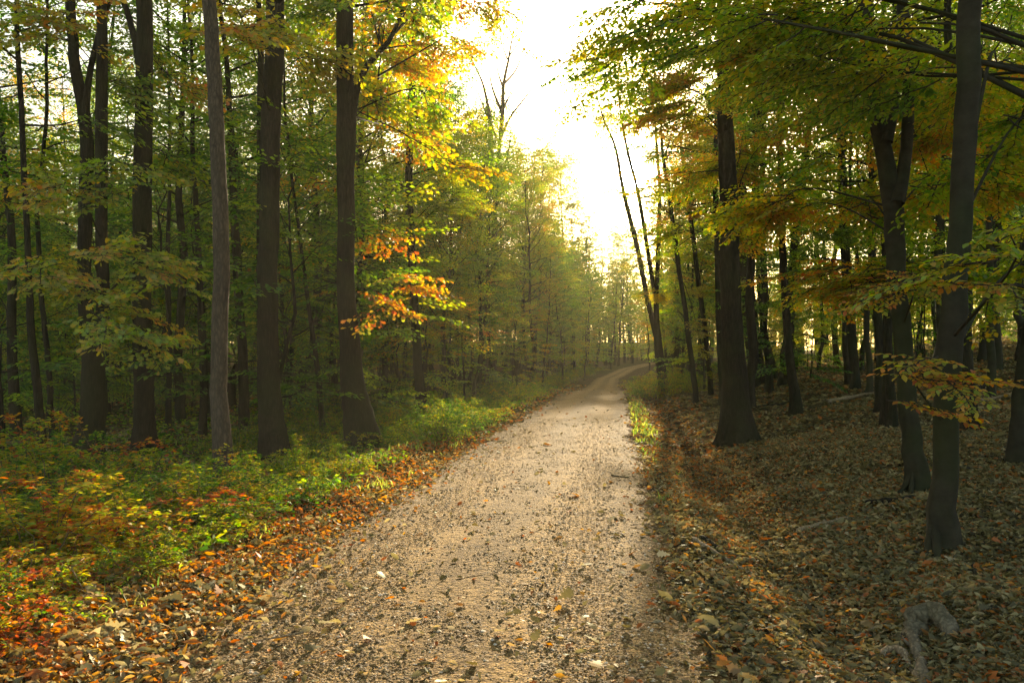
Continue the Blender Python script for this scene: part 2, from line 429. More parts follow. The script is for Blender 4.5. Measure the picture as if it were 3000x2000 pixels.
def path_material():
    m, nt = new_mat('path_gravel')
    geo = nd(nt, 'ShaderNodeNewGeometry'); P = geo.outputs['Position']
    v1 = nd(nt, 'ShaderNodeTexVoronoi'); v1.inputs['Scale'].default_value = 55
    nt.links.new(P, v1.inputs['Vector'])
    v2 = nd(nt, 'ShaderNodeTexVoronoi'); v2.inputs['Scale'].default_value = 21
    nt.links.new(P, v2.inputs['Vector'])
    s1 = nd(nt, 'ShaderNodeSeparateColor'); nt.links.new(v1.outputs['Color'], s1.inputs[0])
    n1 = noise(nt, P, 1.3, 7, .7)
    n0 = noise(nt, P, 160, 3)
    f = mth(nt, 'ADD', mth(nt, 'MULTIPLY', s1.outputs[0], .42), mth(nt, 'MULTIPLY', n1, .45))
    f = mth(nt, 'ADD', f, mth(nt, 'MULTIPLY', n0, .25))
    col = ramp(nt, f, [(.25, (.06, .032, .010)), (.5, (.22, .130, .042)), (.75, (.48, .30, .105))])
    ac = nd(nt, 'ShaderNodeAttribute', attribute_name='across')     # -1 left edge, 1 right edge
    aa = mth(nt, 'ABSOLUTE', ac.outputs['Fac'])
    tr_ = mth(nt, 'MULTIPLY', mth(nt, 'SUBTRACT', aa, .45), 3.2); tr_ = mth(nt, 'MULTIPLY', tr_, tr_)
    wear = mth(nt, 'SUBTRACT', 1.0, mth(nt, 'MULTIPLY', mth(nt, 'MINIMUM', tr_, 1.0), mth(nt, 'MULTIPLY', noise(nt, P, .8, 5, .65), .75)))
    dk = nd(nt, 'ShaderNodeHueSaturation'); nt.links.new(col, dk.inputs['Color']); nt.links.new(wear, dk.inputs['Value']); col = dk.outputs[0]
    bs = nd(nt, 'ShaderNodeBsdfPrincipled'); bs.inputs['Roughness'].default_value = .95; bs.inputs['Specular IOR Level'].default_value = .1
    nt.links.new(col, bs.inputs['Base Color'])
    h = mth(nt, 'ADD', mth(nt, 'MULTIPLY', mth(nt, 'SUBTRACT', 1.0, v1.outputs['Distance']), .5), mth(nt, 'MULTIPLY', mth(nt, 'SUBTRACT', 1.0, v2.outputs['Distance']), .7))
    h = mth(nt, 'ADD', h, mth(nt, 'MULTIPLY', n0, .4))
    bp = nd(nt, 'ShaderNodeBump'); bp.inputs['Strength'].default_value = 1.0; bp.inputs['Distance'].default_value = .018
    nt.links.new(h, bp.inputs['Height']); nt.links.new(bp.outputs[0], bs.inputs['Normal'])
    out = nd(nt, 'ShaderNodeOutputMaterial'); nt.links.new(bs.outputs[0], out.inputs['Surface'])
    return m
def grid_geo(X, Y, Z):
    n, k = X.shape
    V = np.stack([X, Y, Z], -1).reshape(-1, 3)
    i = np.arange(n - 1)[:, None] * k; j = np.arange(k - 1)[None, :]
    return V, np.stack([i + j, i + j + 1, i + k + j + 1, i + k + j], -1).reshape(-1, 4)
ys = np.r_[np.linspace(-30, 1.5, 20), np.geomspace(1.7, 230, 420)]
uu = np.sinh(np.linspace(-5.2, 5.2, 321)) * (170 / np.sinh(5.2))
Yg, Ug = np.meshgrid(ys, uu, indexing='ij')
Xg = Ug + path_x(Yg) * np.exp(-np.abs(Ug) / 60)
Zg = height(Xg, Yg)
uq = Xg - path_x(Yg)
Zg = Zg - .05 * (np.abs(uq) < HW * np.interp(Yg, [0, 36, 58, 230], [1, 1, .72, .72]) - .3)
g = Geo(); V, Fc = grid_geo(Xg, Yg, Zg); g.add(V, Fc)
me = g.mesh('ground', [ground_material()], smooth=True)
sa = me.attributes.new('side', 'FLOAT', 'POINT'); sa.data.foreach_set('value', np.clip(-uq / 2 , 0, 1).astype(np.float32).ravel())
tag(link('ground', me), kind='structure')

ys = np.r_[np.linspace(-30, 1.8, 16), np.geomspace(2, 229, 700)]
t = np.linspace(-1, 1, 41)
Yp, Tp = np.meshgrid(ys, t, indexing='ij')
wl = HW + .16 * np.sin(Yp * 1.7) * np.sin(Yp * .61 + 1) + .07 * np.sin(Yp * 5.3 + 2) + .04 * np.sin(Yp * 11.0)
wr = HW + .12 * np.sin(Yp * 1.3 + 2) * np.sin(Yp * .5) + .07 * np.sin(Yp * 4.7 + 1) + .04 * np.sin(Yp * 9.1)
Up = np.where(Tp < 0, Tp * wl, Tp * wr) * np.interp(Yp, [0, 36, 58, 230], [1, 1, .72, .72])
Xp = Up + path_x(Yp)
Zp = height(Xp, Yp) + .006 * np.clip((1 - np.abs(Tp)) * 12, -1, 1) + .006
Zp = np.where(np.abs(Tp) > .99, Zp - .03, Zp)
Zp = Zp + .008 * lump(Xp, Yp, 3.1) * (1 - np.abs(Tp)) - .012 * (np.exp(-((Tp - .5) / .16) ** 2) + np.exp(-((Tp + .5) / .16) ** 2))
g = Geo(); V, Fc = grid_geo(Xp, Yp, Zp); g.add(V, Fc)
me = g.mesh('path', [path_material()], smooth=True)
sa = me.attributes.new('across', 'FLOAT', 'POINT'); sa.data.foreach_set('value', Tp.astype(np.float32).ravel())
tag(link('path', me), kind='structure')

# ------------------------------------------------------------------ trees
def limb_line(p0, az, el, L, rs, n=6, up=.25):
    d = np.array([math.cos(az) * math.cos(el), math.sin(az) * math.cos(el), math.sin(el)])
    P = [np.array(p0, float)]
    for i in range(n - 1):
        P.append(P[-1] + d * L / (n - 1))
        d = norm(d + np.array([*(rs.randn(2) * .16), rs.randn() * .08 + up * .12]))
    return np.array(P)

def grow_crown(gt, axis, rad, z0, reach, rs, n_limbs=34, lib=None, shape=LEAF_FAR, per=6, sc=1.0, el0=.15, el1=1.25, tvbase=None, twigs=1, top_profile=True, azc=None, broad=False):
    """limbs off a trunk axis (n,3)+rad from height z0 up; adds limbs to gt, returns spray items"""
    items = []
    z = axis[:, 2]; ztop = z[-1]
    ga = rs.uniform(0, 6.28)
    for i in range(n_limbs):
        q = (i + rs.rand()) / n_limbs
        zz = z0 + (ztop - z0) * q ** .9
        p0 = np.array([np.interp(zz, z, axis[:, k]) for k in range(3)])
        r0 = np.interp(zz, z, rad)
        prof = (math.sin(math.pi * min(1, .18 + q * .82)) ** .7 if top_profile else 1) * (1 - .25 * q)
        if broad: prof = (.55 + .5 * math.sin(math.pi * min(1, .1 + q * .75)))
        L = reach * max(.25, prof) * rs.uniform(.6, 1.15)
        ga += 2.4 + rs.uniform(-.5, .5)
        az = ga
        el = el0 + (el1 - el0) * q + rs.uniform(-.2, .2)
        P = limb_line(p0, az, el, L, rs)
        rl = max(.008, min(r0 * .5, .012 + .014 * L))
        V, Fc = tube(P, np.linspace(rl, rl * .25, len(P)), 5); gt.add(V, Fc)
        tv = rs.rand()
        for k in range(per):
            s = .28 + .72 * (k + rs.rand() * .6) / per
            pos = np.array([np.interp(s, np.linspace(0, 1, len(P)), P[:, c]) for c in range(3)])
            a2 = az + rs.choice([-1, 1]) * rs.uniform(.2, 1.0) * (1 - .5 * s)
            items.append((pos + rs.randn(3) * (.2 if broad else .08), a2, (rs.uniform(-.6, .7) if broad else rs.uniform(-.35, .2)) + .2 * el, sc * rs.uniform(.7, 1.2), np.clip(tv + rs.randn() * .2, 0, 1)))
        items.append((P[-1], az, el * .4, sc, tv))
    return items

def trunk_tube(g, P, r, k=14, flare=.5, z_base=0, rs=R, burl=.03):
    ph = rs.uniform(0, 6); ph2 = rs.uniform(0, 6)
    zb = P[:, 2] - P[0, 2] - .34
    def lobes(i, th):
        zz = zb[i]
        e = np.exp(-np.maximum(zz, 0) / .28)
        return 1 + flare * e * (.7 + .5 * np.cos(5 * th + ph) + .3 * np.cos(3 * th + ph2)) + .05 * flare * np.cos(5 * th + ph) * np.exp(-zz / 1.2) + burl * np.sin(2 * th + zz * 1.1 + ph) + burl * .7 * np.sin(3 * th - zz * 2.3 + ph2)
    V, Fc = tube(P, r, k, lobes)
    g.add(V, Fc)

def gen_tree(seed, H, r, z0, reach, n_limbs, per, lib, broad=False, lean=.5, shape=LEAF_FAR, twigs=1, fork=False, sc=1.15, el0=.1):
    rs = np.random.RandomState(seed)
    n = 16
    zs = np.r_[np.linspace(-.3, 1.2, 6), np.linspace(2, H, n - 6)]
    wob = np.cumsum(rs.randn(n, 2) * .10, 0) * (zs[:, None] > .5)
    dirn = rs.uniform(0, 6.28)
    P = np.stack([wob[:, 0] + lean * np.cos(dirn) * np.abs(zs / H) ** 1.5, wob[:, 1] + lean * np.sin(dirn) * np.abs(zs / H) ** 1.5, zs], 1)
    P[:6, :2] *= .15
    rad = r * (1 - .88 * np.clip(zs / H, 0, 1) ** 1.1)
    gt = Geo(); trunk_tube(gt, P, rad, 9, .45, rs=rs)
    items = grow_crown(gt, P, rad, z0, reach, rs, n_limbs, per=per, el0=el0, sc=sc, broad=broad)
    gc = place_sprays(items, lib, rs, shape, twigs, .55)
    return gt, gc
SPECS = {
    'tall': [dict(H=19, r=.17, z0=6.0, reach=3.0, n_limbs=40, per=4, broad=True), dict(H=17, r=.14, z0=4.5, reach=2.8, n_limbs=40, per=4, broad=True),
             dict(H=20.5, r=.20, z0=8.0, reach=3.4, n_limbs=40, per=4, broad=True), dict(H=16, r=.12, z0=3.8, reach=2.6, n_limbs=38, per=4, broad=True)],
    'broad': [dict(H=15, r=.15, z0=4.5, reach=3.3, n_limbs=44, per=9, broad=True, el0=.55), dict(H=16, r=.17, z0=3.5, reach=3.0, n_limbs=48, per=9, broad=True, el0=.55), dict(H=13.5, r=.14, z0=3.0, reach=3.4, n_limbs=44, per=9, broad=True, el0=.55)],
    'mid': [dict(H=11, r=.09, z0=2.6, reach=2.7, n_limbs=34, per=4, el0=0.0), dict(H=9, r=.075, z0=2.1, reach=2.4, n_limbs=30, per=4, el0=0.0), dict(H=12.5, r=.10, z0=3.2, reach=2.6, n_limbs=34, per=4, el0=0.0)],
    'slender': [dict(H=13, r=.07, z0=3.6, reach=2.1, n_limbs=34, per=4, sc=.9), dict(H=14.5, r=.085, z0=5.0, reach=2.4, n_limbs=34, per=5, broad=True, lean=1.4), dict(H=10, r=.06, z0=2.0, reach=2.0, n_limbs=36, per=4, broad=True, lean=.9, el0=.4)],
    'low': [dict(H=5.5, r=.045, z0=.9, reach=1.8, n_limbs=20, per=3, el0=0.0, sc=.9), dict(H=4.2, r=.035, z0=.6, reach=1.5, n_limbs=18, per=3, el0=0.0, sc=.85)],
}
TPL = {}
sd = 100
for kname, lst in SPECS.items():
    TPL[kname] = []
    for sp in lst:
        sd += 1
        gt, gc = gen_tree(sd, lib=SPRAYS_FAR, **sp)
        ml = []
        for bark in (M_BARK, M_BARK_BEECH):
            ml.append(gt.mesh('trunk', [bark], True))
        TPL[kname].append((ml, gc.mesh('crown', [M_LEAF, M_TWIG]), gt, gc, sp))

TREES = []     # (x, y, radius) taken spots
def put_tree(kind, idx, x, y, col, spread, sc=1.0, rz=0.0, bark=0, name='tree', label=None, group=None, cat='tree'):
    ml, cm, _, _, sp = TPL[kind][idx]
    r = empty(name, (x, y, float(height(x, y)) - .05))
    r.rotation_euler = (0, 0, rz); r.scale = (sc, sc, sc)
    tag(r, label, cat, group)
    link('trunk', ml[bark], r)
    link('crown', cm, r, (col, spread, 0, 1))
    TREES.append((x, y))
    return r

# ---- the trees one can tell apart, noted from the photograph as (x, y, width) down to up
FT = HY / F
def hero(name, label, pts, bark, forks=(), top=17.0, z0=None, reach=2.6, n_limbs=16, per=4, col=.35, spread=.6, flare=.6, clouds=(), lib=None, k=18, group=None, D=None, cat='tree', shape=LEAF_FAR, crown=True, extend=True, roots=()):
    """forks: (index of point it leaves, pts...). clouds: (px, py, dD, wx, hy, dd, n, scale, lib, shape) leafy regions reached by a limb"""
    rs = np.random.RandomState(abs(hash(name + str(pts[0][0]))) % 9999 if False else int(pts[0][0] * 7 + pts[0][1]) % 9999)
    x, y = px_ground(pts[0][0] * S, pts[0][1] * S)
    if D is not None: y = D; x = (pts[0][0] * S - CX) / F * D
    D = y
    zb = float(height(x, y))
    root = empty(name, (x, y, zb)); tag(root, label, cat, group)
    o0 = np.array([x, y, zb])
    W = [at(a, b, D) for a, b, w in pts]
    rr = [w * S / F * D / 2 for a, b, w in pts]
    W[0] = np.array([x, y, zb])
    ddir = rs.uniform(-.02, .02)
    W = np.array([w + np.array([0, ddir * (w[2] - zb), 0]) for w in W])
    W = np.vstack([W[0] - [0, 0, .35], W]); rr = [rr[0]] + rr
    gt = Geo(); axes = []
    def extend_line(W, rr, top):
        W = list(W); rr = list(rr)
        if extend and W[-1][2] < top:
            d = norm(np.array(W[-1]) - np.array(W[-2])); d = norm(d + np.array([0, 0, .6]))
            z = W[-1][2]; r_ = rr[-1]; nn = 4
            for q in range(1, nn + 1):
                W.append(W[-1] + d * (top - z) / nn / max(d[2], .5) + np.array([*rs.randn(2) * .12, 0])); rr.append(r_ * (1 - .85 * q / nn))
        return np.array(W), np.array(rr)
    main, mr = extend_line(W, rr, top)
    n = max(30, int((main[-1, 2] - main[0, 2]) / .22))
    Q = smooth_line(np.column_stack([main, mr]), n)
    # denser rows at the flare
    zz = Q[:, 2]
    Q2 = np.column_stack([np.interp(np.r_[np.linspace(zz[0], zz[0] + 1.5, 14)[:-1], zz[zz >= zz[0] + 1.5]], zz, Q[:, c]) for c in range(4)])
    Q2[:, 2] = np.r_[np.linspace(zz[0], zz[0] + 1.5, 14)[:-1], zz[zz >= zz[0] + 1.5]]
    wob = np.cumsum(rs.randn(len(Q2), 2), 0) * (.012 if bark is M_BARK_BEECH else .007)
    Q2[:, 0] += wob[:, 0]; Q2[:, 1] += wob[:, 1]
    trunk_tube(gt, Q2[:, :3], np.maximum(Q2[:, 3], .012), k, flare, rs=rs)
    axes.append((Q2[:, :3], Q2[:, 3]))
    for fk in forks:
        i0, fp = fk[0], fk[1]; ftop = fk[2] if len(fk) > 2 else top
        base = W[i0 + 1]
        P = [base] + [at(a, b, D) + np.array([0, rs.uniform(-.1, .1), 0]) for a, b, w in fp]
        r_ = [max(rr[i0 + 1] * .75, fp[0][2] * S / F * D / 2)] + [w * S / F * D / 2 for a, b, w in fp]
        P, r_ = extend_line(P, r_, ftop)
        Qf = smooth_line(np.column_stack([P, r_]), max(16, int((P[-1, 2] - P[0, 2]) / .3)))
        trunk_tube(gt, Qf[:, :3], np.maximum(Qf[:, 3], .008), max(8, k - 4), 0, rs=rs)
        axes.append((Qf[:, :3], Qf[:, 3]))
    for az, L, r_ in roots:
        rt = rr[0] * .95; P = [o0 + [0, 0, .42], o0 + np.array([math.cos(az) * rt, math.sin(az) * rt, .10])]
        for q in np.linspace(.3, 1, 4):
            xx, yy = x + math.cos(az + .25 * q) * L * q, y + math.sin(az + .25 * q) * L * q
            P.append(np.array([xx, yy, float(height(xx, yy)) + .02 - .05 * q]))
        V, Fc = tube(smooth_line(np.array(P), 16), np.linspace(r_, r_ * .2, 16) * .62 * (1 + .1 * rs.randn(16)), 8, lambda i, th: 1 + .12 * np.sin(2 * th + i * .7)); gt.add(V, Fc)
    items = []
    if crown:
        for ax, ar in axes:
            zf = EYE + FT * D
            z00 = z0 if z0 is not None else max(zf + .8, ax[0, 2] + 1)
            if ax[-1, 2] - z00 < 1: continue
            nl = max(4, int(n_limbs / len(axes)))
            items += grow_crown(gt, ax, ar, z00, reach, rs, nl, per=per)
    gc = Geo()
    if items: gc.join(place_sprays(items, lib or SPRAYS_FAR, rs, LEAF_FAR, 1, .55))
    for (px, py, dD, wx, hy, dd, ns, scl, lb, shp) in clouds:
        c = at(px, py, D + dD); ax, ar = axes[0]
        if len(axes) > 1:
            best = min(range(len(axes)), key=lambda q: np.min(np.linalg.norm(axes[q][0] - c, axis=1))); ax, ar = axes[best]
        zsrc = np.clip(c[2] - .35 * np.linalg.norm(c[:2] - ax[len(ax)//2, :2]), ax[0, 2] + 1.2, ax[-1, 2] - .5)
        p0 = np.array([np.interp(zsrc, ax[:, 2], ax[:, q]) for q in range(3)])
        wx_ = wx * S / F * (D + dD); hy_ = hy * S / F * (D + dD)
        nb = max(1, int(ns / 9))
        az0 = math.atan2(c[1] - p0[1], c[0] - p0[0])
        for b in range(nb):
            tgt = c + np.array([rs.uniform(-1, 1) * wx_, rs.uniform(-1, 1) * dd, rs.uniform(-1, 1) * hy_])
            p1 = p0 + np.array([0, 0, rs.uniform(-.5, .5) * min(1.5, hy_)])
            dist = np.linalg.norm(tgt - p1)
            mid = (p1 * .45 + tgt * .55) + np.array([0, 0, .09 * dist]) + rs.randn(3) * .06 * dist
            L = smooth_line(np.array([p1, mid, tgt]), 9)
            rl = min(.028, .008 + .004 * dist)
            V, Fc = tube(L, np.linspace(rl, rl * .2, 9), 5); gt.add(V, Fc)
            m = max(1, int(round(ns / nb))); lbv = rs.rand()
            for q in range(m):
                s_ = 1 - rs.rand() ** 1.3 * .55
                pos = np.array([np.interp(s_, np.linspace(0, 1, 9), L[:, c_]) for c_ in range(3)]) + rs.randn(3) * .09
                d = L[-1] - L[-3]; az = math.atan2(d[1], d[0]) + rs.choice([-1, 1]) * rs.uniform(.1, 1.1)
                items_q = (pos, az, rs.uniform(-.35, .12), scl * rs.uniform(.75, 1.2), np.clip(lbv + rs.randn() * .22, 0, 1))
                gc.join(place_sprays([items_q], lb, rs, shp, 2, .5))
    for gg in (gt, gc):
        gg.v = [v - o0.astype(np.float32) for v in gg.v]
    link('trunk', gt.mesh('trunk', [bark], True), root)
    if gc.n: link('crown', gc.mesh('crown', [M_LEAF, M_TWIG]), root, (col, spread, 0, 1))
    TREES.append((x, y))
    return root, axes
N, O_, FR = SPRAYS, SPRAYS_OAK, SPRAYS_FAR
LN, LO, LF = LEAF_NEAR, LEAF_OAK, LEAF_FAR

# left of the path
hero('pine_tree', 'bare pale grey-brown pine trunk with a sunlit edge, nearest the shrubs', [(518, 1138, 46), (508, 900, 38), (512, 600, 37), (500, 300, 33), (488, 0, 30)], M_BARK_PINE, flare=.25, top=15, col=.3)
hero('oak_tree', 'thick dark trunk standing behind the pale pine, a thinner trunk close against it', [(636, 1060, 60), (622, 900, 52), (619, 600, 46), (624, 300, 44), (630, 0, 42)], M_BARK, col=.66, spread=.5, top=16,
     clouds=[(560, 40, -2, 60, 50, 1.0, 14, .8, O_, LO), (700, 120, 0, 70, 90, 1.2, 26, .9, O_, LO)])
hero('oak_tree', 'thinner dark trunk close behind the thick trunk beside the pale pine', [(606, 1005, 22), (601, 700, 20), (603, 400, 17), (606, 0, 12)], M_BARK, top=14)
hero('oak_tree', 'dark trunk with flared base closest to the path under orange and gold oak leaves', [(835, 1032, 74), (815, 880, 54), (803, 700, 44), (801, 400, 39), (800, 0, 38)], M_BARK, flare=.45, top=16, col=.52, spread=.85,
     forks=[(3, [(840, 160, 14), (905, 80, 10)], 9)],
     clouds=[(900, 130, 1.8, 140, 110, 2.0, 72, 1.0, O_, LO), (940, 250, 1.8, 90, 70, 1.6, 34, .9, O_, LO), (760, 60, 0, 60, 70, 1.0, 16, .9, O_, LO), (1000, 60, 3, 70, 60, 1.5, 24, .9, O_, LO), (1080, 40, 5, 70, 36, 1.2, 16, .8, O_, LO), (1150, 90, 6, 50, 36, 1.0, 9, .7, O_, LO), (1000, 300, 5, 40, 60, 1.2, 14, .8, O_, LO),
             (960, 392, 0, 90, 16, .8, 15, .8, O_, LO), (900, 520, 1, 40, 20, .8, 5, .8, O_, LO), (885, 665, -.5, 42, 16, .5, 11, .75, O_, LO), (890, 715, -.5, 22, 14, .4, 4, .7, O_, LO)])
hero('oak_tree', 'dark trunk half hidden behind the flared trunk with orange leaves', [(800, 985, 26), (797, 700, 20), (792, 400, 16), (786, 100, 12)], M_BARK, top=13)
hero('oak_tree', 'straight very dark trunk between the forked trunk and the pale pine', [(336, 1040, 46), (331, 800, 42), (333, 500, 40), (338, 200, 38), (340, 0, 34)], M_BARK, top=16, col=.52, spread=.7,
     forks=[(3, [(300, 60, 14), (282, 0, 12)], 9)],
     clouds=[(400, 180, 1, 60, 60, 1, 18, .9, O_, LO), (380, 330, 1, 60, 30, 1, 8, .9, O_, LO)])
hero('oak_tree', 'broad dark trunk that forks low into two stems beside the straight dark trunk', [(205, 1052, 56), (212, 940, 50), (212, 830, 50), (192, 720, 34), (186, 500, 30), (188, 300, 28), (160, 130, 24), (150, 0, 22)], M_BARK, top=15, col=.5, spread=.6,
     forks=[(2, [(234, 720, 30), (239, 560, 26), (237, 300, 26), (234, 0, 22)], 15), (5, [(205, 180, 14), (235, 30, 12)], 10)],
     clouds=[(210, 650, -3.2, 200, 22, 1.0, 30, .8, O_, LO), (260, 790, -3.4, 150, 26, 1.0, 24, .8, O_, LO), (330, 600, -2, 90, 20, .8, 12, .8, O_, LO), (120, 400, -2, 110, 60, 1, 22, .85, O_, LO), (100, 120, -1, 120, 90, 1.4, 34, .9, O_, LO)])
hero('slim_tree', 'slim dark trunk rising clear of the low brambles beside the road bend', [(969, 965, 26), (958, 800, 22), (950, 620, 19), (942, 400, 18), (950, 150, 14)], M_BARK, top=14.5, col=.42, spread=.5, z0=6.0,
     clouds=[(1030, 500, 0, 60, 60, 1.2, 26, .8, N, LF), (1020, 580, 0, 60, 26, 1.2, 12, .8, N, LF), (930, 470, 2, 50, 60, 1.5, 18, .9, N, LF), (1050, 400, 0, 40, 20, 1, 8, .8, O_, LF)])
hero('slim_tree', 'slim trunk leaning slightly toward the road with gold leaves at its top', [(1024, 902, 15), (1019, 750, 16), (1015, 600, 15), (1003, 300, 13), (985, 180, 10)], M_BARK, top=18, col=.5, spread=.5, z0=7.5, n_limbs=30)
hero('bare_tree', 'tall almost leafless tree with pale upswept branches against the white sky', [(1132, 890, 17.0), (1120, 760, 16.0), (1133, 600, 13.0), (1137, 450, 10.0), (1146, 330, 8.0), (1152, 260, 10.2), (1154, 200, 7.6), (1165, 140, 5.1), (1178, 70, 2.0)], M_BARK, crown=False, extend=False, flare=.3, k=10,
     forks=[(3, [(1127, 360, 11.9), (1126, 280, 9.3), (1117, 225, 6.8), (1108, 190, 5.1), (1090, 150, 3.4), (1076, 115, 1.7)], 0), (4, [(1172, 270, 5.1), (1205, 225, 3.7), (1242, 178, 1.7)], 0), (6, [(1145, 170, 3.4), (1137, 120, 1.7)], 0), (6, [(1182, 165, 4.1), (1205, 110, 1.7)], 0),
            (5, [(1128, 190, 3.7), (1122, 140, 1.7)], 0), (4, [(1120, 270, 4.1), (1098, 215, 2.7), (1085, 190, 1.4)], 0), (5, [(1175, 215, 2.7), (1196, 195, 1.4)], 0), (7, [(1190, 100, 2.4), (1215, 60, 1.2)], 0), (3, [(1160, 380, 4.2), (1170, 330, 2.7), (1172, 290, 1.2)], 0), (7, [(1150, 90, 2.0), (1146, 50, 1.0)], 0)])
for (px, py, w, pts, lab) in [
    (465, 1000, 18, [(455, 700, 16), (446, 500, 13), (435, 330, 10)], 'thin dark trunk seen just past the straight very dark trunk'),
    (562, 990, 24, [(556, 760, 22), (545, 560, 20), (538, 300, 14)], 'dark trunk standing behind and just beside the pale pine'),
    (740, 995, 13, [(728, 850, 12), (707, 700, 10), (690, 560, 8)], 'thin leaning trunk in the gap before the flared trunk'),
    (666, 950, 10, [(660, 850, 10), (652, 760, 9), (640, 600, 7)], 'thin pale curved stem behind the thick dark trunk'),
    (103, 1056, 20, [(92, 900, 18), (78, 740, 16), (72, 600, 14), (60, 300, 12)], 'slender trunk with a pale edge beside the outermost dark trunk'),
    (36, 1010, 26, [(28, 850, 22), (22, 640, 18), (8, 400, 14)], 'outermost dark trunk past all the oaks'),
    (124, 1022, 14, [(115, 880, 12), (98, 700, 11), (92, 500, 10)], 'thin trunk between the slender pale-edged one and the forked oak'),
    (238, 1000, 11, [(243, 900, 10), (248, 820, 8), (250, 600, 6)], 'thin pale sapling trunk behind the forked oak'),
    (385, 985, 14, [(388, 850, 12), (385, 600, 10)], 'grey distant trunk between the very dark trunk and the thin one beside it'),
    (887, 920, 14, [(884, 800, 12), (880, 600, 10)], 'hazy trunk behind the spray of orange oak leaves'),
    (1118, 890, 10, [(1113, 780, 9), (1105, 600, 7)], 'thin dark trunk next to the tall leafless tree')]:
    hero('slim_tree', lab, [(px, py, w)] + pts, M_BARK if w > 12 else M_BARK_BEECH, k=10, top=14, col=.34, spread=.5, flare=.3, z0=5.5, n_limbs=18)

# right of the path
hero('beech_tree', 'great dark trunk with a broad flared foot standing alone beside the ditch', [(1690, 1018, 76), (1686, 900, 60), (1681, 780, 52), (1673, 500, 42), (1668, 250, 34), (1664, 0, 30)], M_BARK, flare=.55, top=16, col=.48, spread=.75,
     roots=[(3.6, .8, .12), (5.2, .6, .1), (-.3, .7, .1)],
     clouds=[(1560, 330, 1.5, 110, 110, 1.4, 46, .9, N, LN), (1790, 400, 1.5, 120, 130, 1.6, 60, .85, N, LN), (1600, 520, 2, 90, 40, 1.5, 18, .8, N, LN), (1460, 150, 0, 110, 100, 1.4, 44, .85, N, LN), (1700, 150, -1, 200, 130, 1.5, 70, .95, N, LN)])
hero('beech_tree', 'smaller trunk tucked behind the great flared trunk beside the ditch', [(1661, 930, 18), (1655, 800, 16), (1650, 600, 14), (1648, 300, 10)], M_BARK, k=10, top=14, z0=7)
hero('leaning_tree', 'leaning tree of several stems on the verge where the road bends', [(1524, 905, 24), (1512, 790, 19), (1508, 700, 12), (1513, 560, 10), (1515, 420, 8), (1505, 300, 6)], M_BARK, flare=.3, k=12, top=15.5, col=.5, spread=.5, z0=7.2, n_limbs=34,
     forks=[(1, [(1490, 700, 12), (1467, 580, 11), (1430, 430, 9), (1410, 330, 6), (1385, 270, 4)], 16), (2, [(1492, 600, 10), (1463, 430, 8), (1440, 340, 6), (1420, 200, 3)], 16)],
     clouds=[(1458, 560, -.5, 38, 60, 1, 24, .65, N, LF), (1476, 690, -.5, 28, 44, .8, 12, .55, N, LF), (1380, 260, 0, 60, 50, 1.5, 20, .7, N, LF)])
for (px, py, w, pts, lab, c) in [
    (1597, 928, 13, [(1583, 780, 12), (1565, 650, 11), (1547, 520, 10), (1530, 400, 8)], 'thin trunk standing in red lit leaf litter before the leaning tree', .58),
    (1634, 907, 12, [(1622, 780, 12), (1605, 650, 11), (1592, 540, 10), (1570, 380, 8)], 'thin trunk hung with golden leaves beside the great flared trunk', .64)]:
    hero('slim_tree', lab, [(px, py, w)] + pts, M_BARK, k=10, top=13, col=c, spread=.35, z0=6.5, n_limbs=12, flare=.3,
         clouds=[(1560, 340, 1.5, 62, 110, 2.0, 44, .8, N, LF), (1520, 480, 2, 30, 50, 2.0, 12, .7, N, LF), (px - 50, 690, 0, 55, 90, 2.0, 22, .7, N, LF), (px - 20, 560, 0, 60, 60, 2, 12, .7, N, LF), (px - 10, 820, 1, 40, 30, 1.5, 8, .6, N, LF)])
hero('beech_tree', 'low-forking dark beech with rooted foot beside the tallest trunk', [(2103, 1132, 48), (2096, 1000, 42), (2090, 880, 42), (2068, 640, 42), (2055, 470, 44), (2030, 330, 36), (2002, 180, 34), (1978, 0, 34)], M_BARK_BEECH, flare=.35, top=13, col=.5, spread=.75,
     forks=[(4, [(2078, 380, 28), (2078, 200, 26), (2074, 0, 24)], 13), (5, [(2056, 190, 12), (2010, 60, 10)], 9)], roots=[(3.3, .9, .07), (3.9, .7, .06), (5.9, .5, .06)],
     clouds=[(1900, 450, 1.8, 170, 90, 1.2, 44, .8, N, LN), (1860, 610, 1.5, 170, 36, 1.2, 34, .75, N, LN), (1880, 150, 2, 150, 120, 1.4, 50, .8, N, LN), (2140, 300, 2.4, 140, 170, 1.4, 40, .8, N, LN), (2080, 620, -1.5, 90, 26, .5, 6, .6, N, LN)])
hero('beech_tree', 'tall smooth beech trunk nearest the fallen wood, rooted in brown litter', [(2152, 1268, 60), (2155, 1100, 52), (2160, 900, 54), (2172, 700, 54), (2186, 520, 48), (2193, 300, 50), (2196, 0, 50)], M_BARK_BEECH, flare=.45, top=12, col=.5, spread=.75,
     roots=[(4.2, .75, .09), (3.6, .5, .06), (5.6, .5, .07)],
     clouds=[(2110, 872, -.8, 70, 10, .25, 5, .55, N, LN), (2200, 560, -1.4, 110, 24, .4, 7, .6, N, LN), (2290, 300, 2.2, 110, 170, 1.4, 44, .75, N, LN), (2270, 600, 2.4, 110, 60, 1.2, 22, .7, N, LN)])
hero('beech_tree', 'dark trunk just past the tall smooth beech, thickened at its foot', [(2226, 992, 36), (2218, 850, 28), (2215, 700, 26), (2208, 550, 24), (2200, 300, 20)], M_BARK, k=12, top=13, z0=6)
hero('beech_tree', 'trunk leaning out of view at the outermost edge of the slope', [(2328, 1068, 40), (2336, 940, 34), (2352, 800, 32), (2375, 600, 30)], M_BARK_BEECH, k=12, top=12, z0=6)
